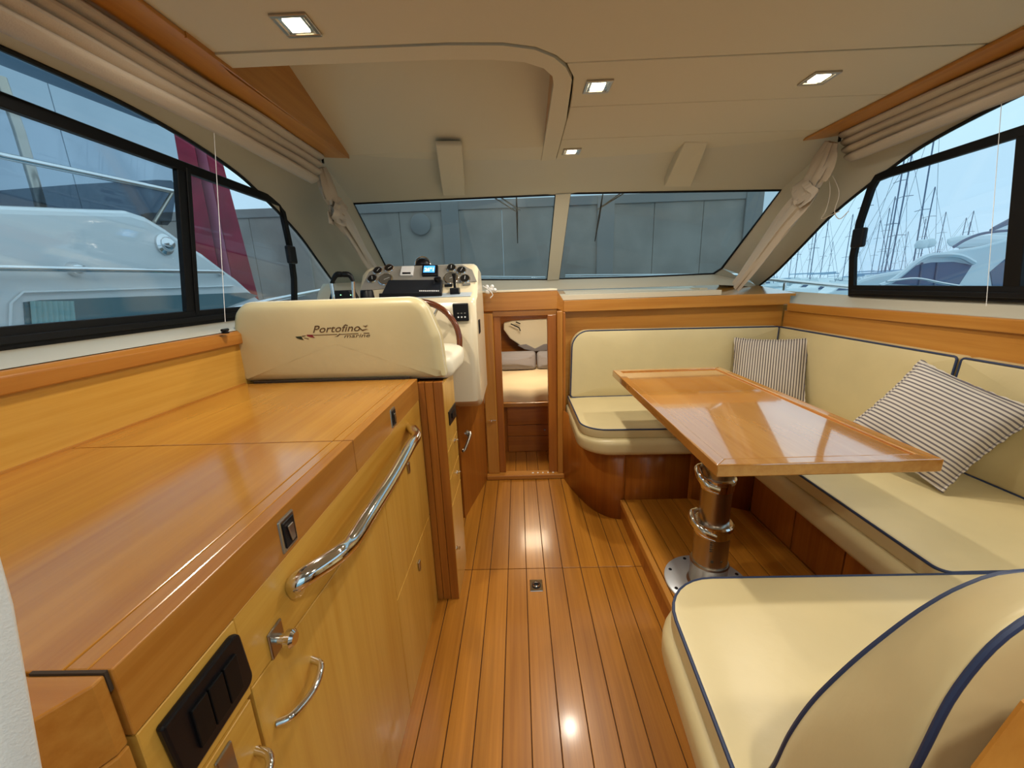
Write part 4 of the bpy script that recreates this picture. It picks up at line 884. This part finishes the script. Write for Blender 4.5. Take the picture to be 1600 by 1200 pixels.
for px, py, lab in ((463, 38, 'lit square downlight at upper left of the ceiling'), (934, 134, 'lit square downlight right of the helm recess, middle row'), (1280, 121, 'lit square downlight above the dining table near the right valance'), (893, 236, 'small lit square downlight nearest the windshield')):
    q = at_z(px, py, ZC); downlight(q.x, q.y, lab)
for x, y, lab in ((-.45, -.3, 'aft square downlight on the left behind the camera'), (.35, -.1, 'aft square downlight on the centreline behind the camera'), (1.05, -.1, 'aft square downlight on the right behind the camera')): downlight(x, y, lab)
# unseen fill light added to brighten the forward cabin
l = bpy.data.lights.new('cabin_fill_light', 'AREA'); l.size = .25; l.energy = 7; l.color = (1, .82, .58); o = bpy.data.objects.new('cabin_fill_light', l); C.objects.link(o); o.location = (.1, 3.35, 1.14)
tag(o, 'added unseen warm fill light inside the forward cabin', 'light')
# ============================================================ OUTSIDE
struct(M().box(-60, 140, -60, 160, -1.3, -1.2).obj('ground', mat('grey_water', (120, 160, 175), .25, rgb2=(86, 128, 146), vscale=.5)))
# own side decks and rails
tag(M().box(-1.95, -1.37, -1.5, 3.6, .85, .92).obj('side_deck', GEL), 'white side deck outside the left window', 'deck'); tag(M().box(1.91, 2.45, -1.5, 3.6, .80, .88).obj('side_deck', GEL), 'white side deck outside the right window', 'deck')
tag(M().prism([(-1.3, 3.15, 1.195), (1.9, 3.15, 1.195), (1.5, 4.6, 1.195), (.3, 5.6, 1.195), (-1.0, 4.6, 1.195)], (0, 0, .02)).obj('foredeck', GEL, None, bevel=.005), 'white foredeck beyond the windshield', 'deck')
lr = thing('deck_rail', 'chrome deck rail outside the left window', 'rail', (-1.5, 3, .9), 'deck rails')
M().tube([at_x(340, 490, -1.5), at_x(420, 470, -1.5), at_x(570, 440, -1.5)], .014, 10).obj('rail_tube', CHR, lr, smooth=True)
q = at_x(507, 458, -1.5); M().tube([q, V((q.x, q.y, .9))], .012, 10).obj('stanchion', CHR, lr, smooth=True)
rr_ = thing('deck_rail', 'chrome deck rail outside the right window', 'rail', (2.1, 3, .9), 'deck rails')
ra, rb = at_x(1180, 434, 2.1), at_x(1322, 448, 2.1); M().tube([ra, rb, rb+(rb-ra)*1.2], .014, 10).obj('rail_tube', CHR, rr_, smooth=True); q = at_x(1227, 439, 2.1); M().tube([q, V((q.x, q.y, .85))], .012, 10).obj('stanchion', CHR, rr_, smooth=True)
br_ = thing('deck_rail', 'chrome bow rail outside the windshield', 'rail', (1, 4, 1.1), 'deck rails')
for a in (((745, 433), (852, 434)), ((883, 431), (1175, 429))): M().tube([at_y(*a[0], 4.2), at_y(*a[1], 4.2)], .014, 10).obj('rail_tube', CHR, br_, smooth=True)
for px in (802, 980): q = at_y(px, 432, 4.2); M().tube([q, V((q.x, q.y, 1.1))], .01, 8).obj('stanchion', CHR, br_, smooth=True)
# wipers
def wiper(root_, arm, blade, lab):
    w_ = thing('windshield_wiper', lab, 'wiper', at_y(*blade[0], 2.95), 'windshield wipers')
    n_ = V((0, -.55, -.4)); out2 = V((0, .06, .035))
    for a in arm: M().tube([at_p(*a[0], root_[0], root_[1])+out2, at_p(*a[1], root_[0], root_[1])+out2], .004, 8).obj('arm', STEEL, w_, smooth=True)
    M().tube([at_p(*q, root_[0], root_[1])+out2 for q in blade], [.003]+[.007]*(len(blade)-2)+[.003], 8).obj('blade', BLKP, w_, smooth=True)
wiper((p1, n1), [((760, 308), (808, 338)), ((770, 307), (813, 335))], [(807, 309), (808, 336), (809, 387)], 'wiper with black blade on the left windshield pane')
wiper((p2, n2), [((982, 302), (936, 334)), ((990, 301), (940, 332))], [(946, 303), (939, 345), (932, 384)], 'wiper with black blade on the right windshield pane')
# grey metal shed wall ahead
GRY = mat('grey_cladding', (198, 182, 168), .7, rgb2=(172, 158, 146), vscale=1.2, bump=.2, bscale=14); GRB = mat('blue_grey_post', (172, 162, 154), .5)
YW = 8.0
sw_ = thing('shed_wall', 'grey panelled shed wall ahead of the boat', 'wall', (-.5, YW, -1.2))
xs1 = [-6.9, -4.13, -1.22, 1.69, 4.42]
for a, b in zip(xs1, xs1[1:]):
    for k in range(3): c_ = (b-a)/3; M().box(a+c_*k+.004, a+c_*(k+1)-.004, YW, YW+.12, -1.2, 2.64).obj('wall_panel', GRY, sw_, bevel=.004)
for x in xs1: M().box(x-.16, x+.16, YW-.05, YW+.1, -1.2, 2.78).obj('pilaster', GRB, sw_, bevel=.01)
M().box(-7.0, 4.58, YW-.03, YW+.15, 2.64, 2.80).obj('top_beam', GRB, sw_, bevel=.01)
roundel = thing('round_disc', 'round dark disc mounted on the grey shed wall', 'roundel', at_y(656, 350, YW))
q = at_y(656, 350, YW-.1); M().lathe(q+V((0, .06, 0)), (0, -1, 0), [(.19, 0), (.19, .03), (.17, .04)], 30).obj('disc', GRB, roundel, smooth=True)  # plain round disc standing just off the wall
# pale building behind the left yacht
PB = mat('pale_blue_sheeting', (196, 206, 218), .6, rgb2=(178, 190, 204), vscale=.4)
bl_ = thing('boat_shed', 'tall pale blue-grey sheeted shed behind the white yacht', 'building', (-8.6, 0, -1.2))
for k in range(7): M().box(-8.8, -8.6, -12+k*3.4+.01, -12+(k+1)*3.4-.01, -1.2, 11).obj('sheet_panel', PB, bl_)
PB2 = mat('pale_wall', (220, 232, 236), .6)
# red leaning beam
RD = mat('crimson_steel', (158, 26, 58), .45, rgb2=(126, 18, 44), vscale=2); RD_LIT = mat('crimson_steel_lit', (214, 130, 156), .45)  # pink is the highlight on the beam's lit face, painted as colour
rbm = thing('crane_beam', 'leaning crimson steel beam of a boat lift behind the yacht', 'beam', at_y(355, 440, 6))
def rq(p4, y, th, nm, m): M().prism([at_y(*p, y) for p in p4], (-.6*th, .8*th, 0)).obj(nm, m, rbm, bevel=.01)
rq([(256, 120), (284, 128), (352, 470), (318, 470)], 6.0, .5, 'flange', RD); rq([(284, 128), (303, 133), (374, 470), (352, 470)], 6.15, .2, 'web', RD_LIT); rq([(301, 133), (318, 140), (405, 470), (370, 470)], 6.0, .35, 'flange', RD)
# dark rolled tube above
pp = [at_x(a, b, -3.6) for a, b in ((-120, 5), (0, 62), (240, 168), (252, 176))]
tag(M().tube(pp, [.16, .16, .15, .09], 16).obj('rolled_awning', mat('grey_tube_cloth', (104, 128, 150), .8), None, smooth=True), 'long grey rolled awning tube high above the white yacht', 'awning')
# left white yacht
ly = thing('white_motor_yacht', 'large white motor yacht moored beside the left window', 'yacht', (-3.6, 2, -1.2))
def lyp(px, py, x=-3.0): q = at_x(px, py, x); return (q.y, q.z)
profL = [(-6, -1.0), (5.6, -1.0), (5.4, .9), (4.9, 1.1), lyp(405, 466), lyp(372, 436), lyp(350, 420), lyp(320, 397), lyp(290, 378), lyp(262, 357), lyp(230, 338), lyp(200, 328), lyp(120, 325), lyp(0, 320), (1.0, 1.78), (-6, 1.7)]
M().prism([(-3.0, y, z) for y, z in profL], (-2.4, 0, 0)).obj('superstructure', GEL, ly, bevel=.05, seg=3)
wq = [(2.42, 1.265), (2.9, 1.267), (4.62, 1.25), (4.3, 1.12), (3.9, 1.02), (2.42, .95)]
wq = [lyp(36, 472), lyp(60, 469), lyp(385, 457), lyp(402, 462), lyp(300, 500), lyp(40, 530)]
M().prism([(-2.99, y, z) for y, z in wq], (-.02, 0, 0)).obj('side_window', GLD, ly)
M().tube([(-2.985, y, z) for y, z in [lyp(12, 520), lyp(14, 474), lyp(32, 457), lyp(362, 447)]], .008, 8).obj('window_moulding', GEL, ly, smooth=True)
CUR = mat('teal_curtain', (150, 190, 190), .9)
rows = []
for i in range(40):
    px = 42+i*1.8; q = [lyp(px, 470.5), lyp(px+6, 530)]; rows.append([V((-2.982-.006*math.sin(i*1.3), q[0][0], q[0][1])), V((-2.982-.006*math.sin(i*1.3+.5), q[1][0], q[1][1]))])
M().grid(rows).obj('curtain', CUR, ly, smooth=True)
M().tube([at_x(-60, 418, -2.92), at_x(0, 418.5, -2.92), at_x(340, 425, -2.92), at_x(347, 428, -2.99)], .02, 10).obj('side_rail', CHR, ly, smooth=True)
q = at_x(130, 420, -2.93); M().lathe(q+V((-.07, 0, 0)), (1, 0, 0), [(.05, 0), (.045, .03), (.03, .06), (.02, .08)], 16).obj('rail_bracket', CHR, ly, smooth=True)
q = at_x(255, 382, -3.0); M().lathe(q, (1, 0, 0), [(.085, 0), (.085, .02), (.06, .03), (.058, .05), (.03, .08), (.001, .085)], 22).obj('navigation_light', CHR, ly, smooth=True); 
M().tube([at_x(-60, 227, -3.1), at_x(0, 243, -3.1), at_x(270, 299, -3.1)], .022, 10).obj('flybridge_rail', CHR, ly, smooth=True); M().tube([at_x(270, 299, -3.1), at_x(241, 347, -3.1)], .014, 8).obj('rail_stay', STEEL, ly, smooth=True)
fg = [at_x(a, b, -3.14) for a, b in ((-30, 300), (120, 288), (245, 281), (268, 282), (277, 292), (268, 345), (262, 352), (240, 350), (120, 340), (-30, 338))]
M().prism(fg, (-.02, 0, 0)).obj('flybridge_screen', GLY, ly)
M().tube([at_x(a, b, -3.3) for a, b in ((0, 120), (30, 205), (58, 300), (66, 330))], .03, 10).obj('antenna_mast', STEEL, ly, smooth=True)
# marina at right
HULL = mat('boat_white', (226, 236, 240), .4); MAST = mat('mast_grey', (104, 118, 142), .5); DKW = mat('boat_windows', (84, 108, 140), .3); SAILC = mat('sail_cover_blue', (150, 180, 205), .8)
def sailboat_at(p, L, Hm, label, tilt=0.0, axis=0, group=None):
    r = thing('sailboat', label, 'sailboat', p, group)
    if axis: r.rotation_euler.z = math.pi/2
    p = V(p); B = L*.11; rows = []
    for i in range(9):
        t = i/8; b = B*(math.sin(math.pi*min(1, .18+t*.82))**.6) if t < 1 else .02; x = (t-.4)*L
        rows.append([p+V((x, -b, 1.0+.3*t)), p+V((x, -b*.7, .2)), p+V((x, b*.7, .2)), p+V((x, b, 1.0+.3*t))])
    M().grid(rows, closed=True).add(rows[0], [[0, 1, 2, 3]]).obj('hull', HULL, r)
    M().prism([p+V((-.25*L, -B*.5, 1.1)), p+V((-.2*L, -B*.5, 1.6)), p+V((.15*L, -B*.5, 1.5)), p+V((.3*L, -B*.5, 1.15))], (0, B, 0)).obj('cabin', HULL, r)
    top = p+V((tilt*Hm, 0, Hm)); rm_ = max(.05, p.length*.0011)
    M().tube([p+V((0, 0, 1)), top], rm_, 6).obj('mast', MAST, r); M().tube([p+V((0, 0, 2.2)), p+V((-L*.38, 0, 2.3))], rm_*1.6, 6).obj('boom', SAILC, r)
    m = M(); rs = max(.014, p.length*.00035)
    m.tube([top, p+V((L*.58, 0, 1.3))], rs, 4); m.tube([top, p+V((-L*.4, 0, 1.1))], rs, 4)
    for f in (.45, .72): c = p+V((tilt*Hm*f, 0, Hm*f)); m.tube([c+V((-.9, 0, -.1)), c, c+V((.9, 0, -.1))], rs*1.4, 4)
    m.obj('rigging', MAST, r); return r
sailboat_at(at_y(1420, 452, 50).xy.to_3d()+V((0, 0, -1.2)), 7, 20.5, axis=1, label= 'sailboat with tall leaning mast at centre of the right window', tilt=.04)
sailboat_at(at_y(1378, 452, 51).xy.to_3d()+V((0, 0, -1.2)), 7, 17.5, axis=1, label= 'sailboat with tall mast just left of the leaning one', tilt=.02)
ORD = ['leftmost', 'second from left', 'third from left', 'fourth from left', 'fifth from left', 'sixth from left', 'seventh from left', 'eighth from left', 'ninth from left', 'tenth from left']
cnt = {}
def rank(Y_): cnt[Y_] = cnt.get(Y_, -1)+1; return ORD[cnt[Y_]]
ROW = {42: 'nearest', 58: 'second', 75: 'third', 92: 'farthest', 19: 'nearest', 29: 'middle', 35: 'third', 68.5: 'fourth', 85.5: 'farthest'}
sb_proto = None; random.seed(11)
slots = [(px_, Y_) for Y_, n_ in ((42, 4), (58, 6), (75, 8), (92, 10)) for px_ in [1180+(i+.5)*(235 if Y_ == 42 else 330)/n_+random.uniform(-5, 5) for i in range(n_)]]
for i, (px, Yd) in enumerate(slots):
    if Yd == 42 and px < 1330: continue
    q = at_y(px, 448, Yd); Hm = random.choice((9, 10, 12, 13, 13))
    if sb_proto is None: sb_proto = sailboat_at((q.x, q.y, -1.2), 11, 12, axis=1, label='sailboat with bare mast, '+rank(Yd)+' in the '+ROW[Yd]+' row of distant masts', group='moored sailboats in the distance'); continue
    c = copytree(sb_proto); c.location = (q.x, q.y, -1.2); s_ = Hm/12; c.scale = (s_, s_, s_); c['label'] = 'sailboat with bare mast, '+rank(Yd)+' in the '+ROW[Yd]+' row of distant masts'
# quay with low boats, cars
mb0 = None; random.seed(5); cnt.clear()
for Yd, px in [(Y_, 1186+(i+.5)*k_+random.uniform(-3, 3)) for Y_, n_, k_ in ((19, 4, 72), (29, 7, 44), (35, 9, 40), (68.5, 10, 29), (85.5, 10, 30)) for i in range(n_)]:
    if px < 1375 and 19 < Yd < 50: continue
    q = at_y(px, 452, Yd)
    if mb0 is None:
        mb0 = thing('small_boat', 'small white boat, '+rank(Yd)+' in the '+ROW[Yd]+' row of berths', 'boat', (q.x, q.y, -1.2), 'small boats in the berths'); mb0.rotation_euler.z = math.pi/2; p = V((q.x, q.y, -1.2)); rows = []
        for k in range(7):
            t = k/6; b = 1.0*(1-t**3)+.05; rows.append([p+V(((t-.5)*6, -b, .9+.35*t)), p+V(((t-.5)*5.6, -b*.6, 0)), p+V(((t-.5)*5.6, b*.6, 0)), p+V(((t-.5)*6, b, .9+.35*t))])
        M().grid(rows, closed=True).add(rows[0], [[0, 1, 2, 3]]).obj('hull', HULL, mb0)
        M().prism([p+V((-1.6, -.7, .9)), p+V((-1.3, -.7, 1.9)), p+V((.6, -.7, 1.8)), p+V((1.4, -.7, 1.0))], (0, 1.4, 0)).obj('cabin', HULL, mb0, bevel=.08)
        M().prism([p+V((-1.1, -.72, 1.3)), p+V((-1.05, -.72, 1.7)), p+V((.5, -.72, 1.65)), p+V((.95, -.72, 1.3))], (0, 1.44, 0)).obj('cabin_window', DKW, mb0); continue
    c = copytree(mb0); c.location = (q.x, q.y, -1.2+random.uniform(-.1, .2)); s_ = random.uniform(.55, .75); c.scale = (s_, s_, s_); c.rotation_euler.z = math.pi/2; c['label'] = 'small white boat, '+rank(Yd)+' in the '+ROW[Yd]+' row of berths'
car0 = None
for k, (px, py) in enumerate(((1256, 459), (1284, 462), (1314, 465))):
    q = at_z(px, py+5, -1.2); lab = ('parked white car seen through the right window beside the pillar', 'middle one of three parked white cars on the quay', 'parked white car beside the black window frame')[k]
    p = q if car0 is None else None
    if car0 is None:
        car0 = thing('parked_car', lab, 'car', q, 'cars parked on the quay')
        M().prism([p+V((x, -.8, z)) for x, z in ((-2, .3), (-2.05, .75), (-1.5, .9), (-.9, 1.4), (.5, 1.4), (1.1, .95), (1.95, .8), (2.0, .3))], (0, 1.6, 0)).obj('body', HULL, car0, bevel=.1)
        M().prism([p+V((x, -.82, z)) for x, z in ((-1.2, .95), (-.8, 1.3), (.4, 1.3), (.85, .95))], (0, 1.64, 0)).obj('side_glass', DKW, car0)
        for wx in (-1.25, 1.25):
            for wy in (-.8, .8): M().cyl(p+V((wx, wy-.1, .3)), p+V((wx, wy+.1, .3)), .32, 14).obj('wheel', BLKP, car0)
    else: c = copytree(car0); c.location = q; c['label'] = lab
# white motor yacht on the right
YR = 9.0
my = thing('flybridge_yacht', 'white flybridge motor yacht with dark arched windows on the right', 'yacht', (12, YR, -1.2))
R9 = lambda px, py, y=YR: at_y(px, py, y)
M().prism([R9(*q) for q in ((1368, 452), (1400, 438), (1430, 412), (1455, 398), (1485, 391), (1530, 385), (1600, 366), (1680, 350), (1680, 560), (1368, 560))], (2.46, 2.05, 0)).obj('superstructure', HULL, my, bevel=.05)
M().prism([R9(*q, YR-.02) for q in ((1392, 443), (1408, 427), (1430, 415), (1455, 410), (1490, 409), (1519, 414), (1498, 446), (1440, 447))], (0, .02, 0)).obj('side_window', DKW, my)
for px in (1438, 1462): M().tube([R9(px+3, 410, YR-.03), R9(px-2, 446, YR-.03)], .02, 6).obj('window_post', MAST, my)
M().prism([R9(*q, YR-.02) for q in ((1548, 425), (1575, 402), (1640, 396), (1640, 452), (1552, 452))], (0, .02, 0)).obj('side_window', DKW, my)
M().tube(smoothline([R9(a, b, YR-.08) for a, b in ((1375, 447), (1400, 435), (1440, 404), (1470, 398), (1500, 400), (1522, 411))], 5), .05, 6).obj('brow', HULL, my, smooth=True)
M().tube(smoothline([R9(a, b, YR-.3) for a, b in ((1385, 440), (1430, 435), (1470, 442), (1500, 447))], 5), .025, 6).obj('side_rail', CHR, my, smooth=True)
M().prism([R9(*q, YR+.6) for q in ((1474, 372), (1500, 367), (1545, 366), (1600, 368), (1600, 386), (1500, 388), (1482, 384))], (1.23, 1.02, 0)).obj('flybridge', HULL, my, bevel=.1)
M().tube(smoothline([R9(a, b, YR+.3) for a, b in ((1490, 386), (1510, 374), (1540, 364), (1600, 358))], 5), .03, 6).obj('flybridge_rail', MAST, my, smooth=True)
M().prism([R9(*q, YR+1) for q in ((1548, 358), (1572, 344), (1590, 356), (1590, 374), (1550, 375))], (0.92, 0.77, 0)).obj('bimini', HULL, my, bevel=.05)
for a, b in (((1552, 357), (1640, 310)), ((1548, 360), (1640, 322))): M().tube([R9(*a, YR+1), R9(*b, YR+1)], .035, 6).obj('radar_arch', MAST, my)
for px, py in ((1440, 382), (1452, 380)): M().lathe(R9(px, py, YR+2), (0, 0, 1), [(.001, -.12), (.12, -.08), (.14, 0), (.1, .1), (.001, .13)], 12).obj('antenna_dome', HULL, my, smooth=True)
tag(M().prism([at_y(*q, 13) for q in ((1330, 447), (1345, 436), (1372, 428), (1420, 420), (1440, 425), (1440, 560), (1330, 560))], (2.3, 1.9, 0)).obj('covered_boat', HULL, None, bevel=.1), 'low white covered boat in front of the flybridge yacht bow', 'boat')
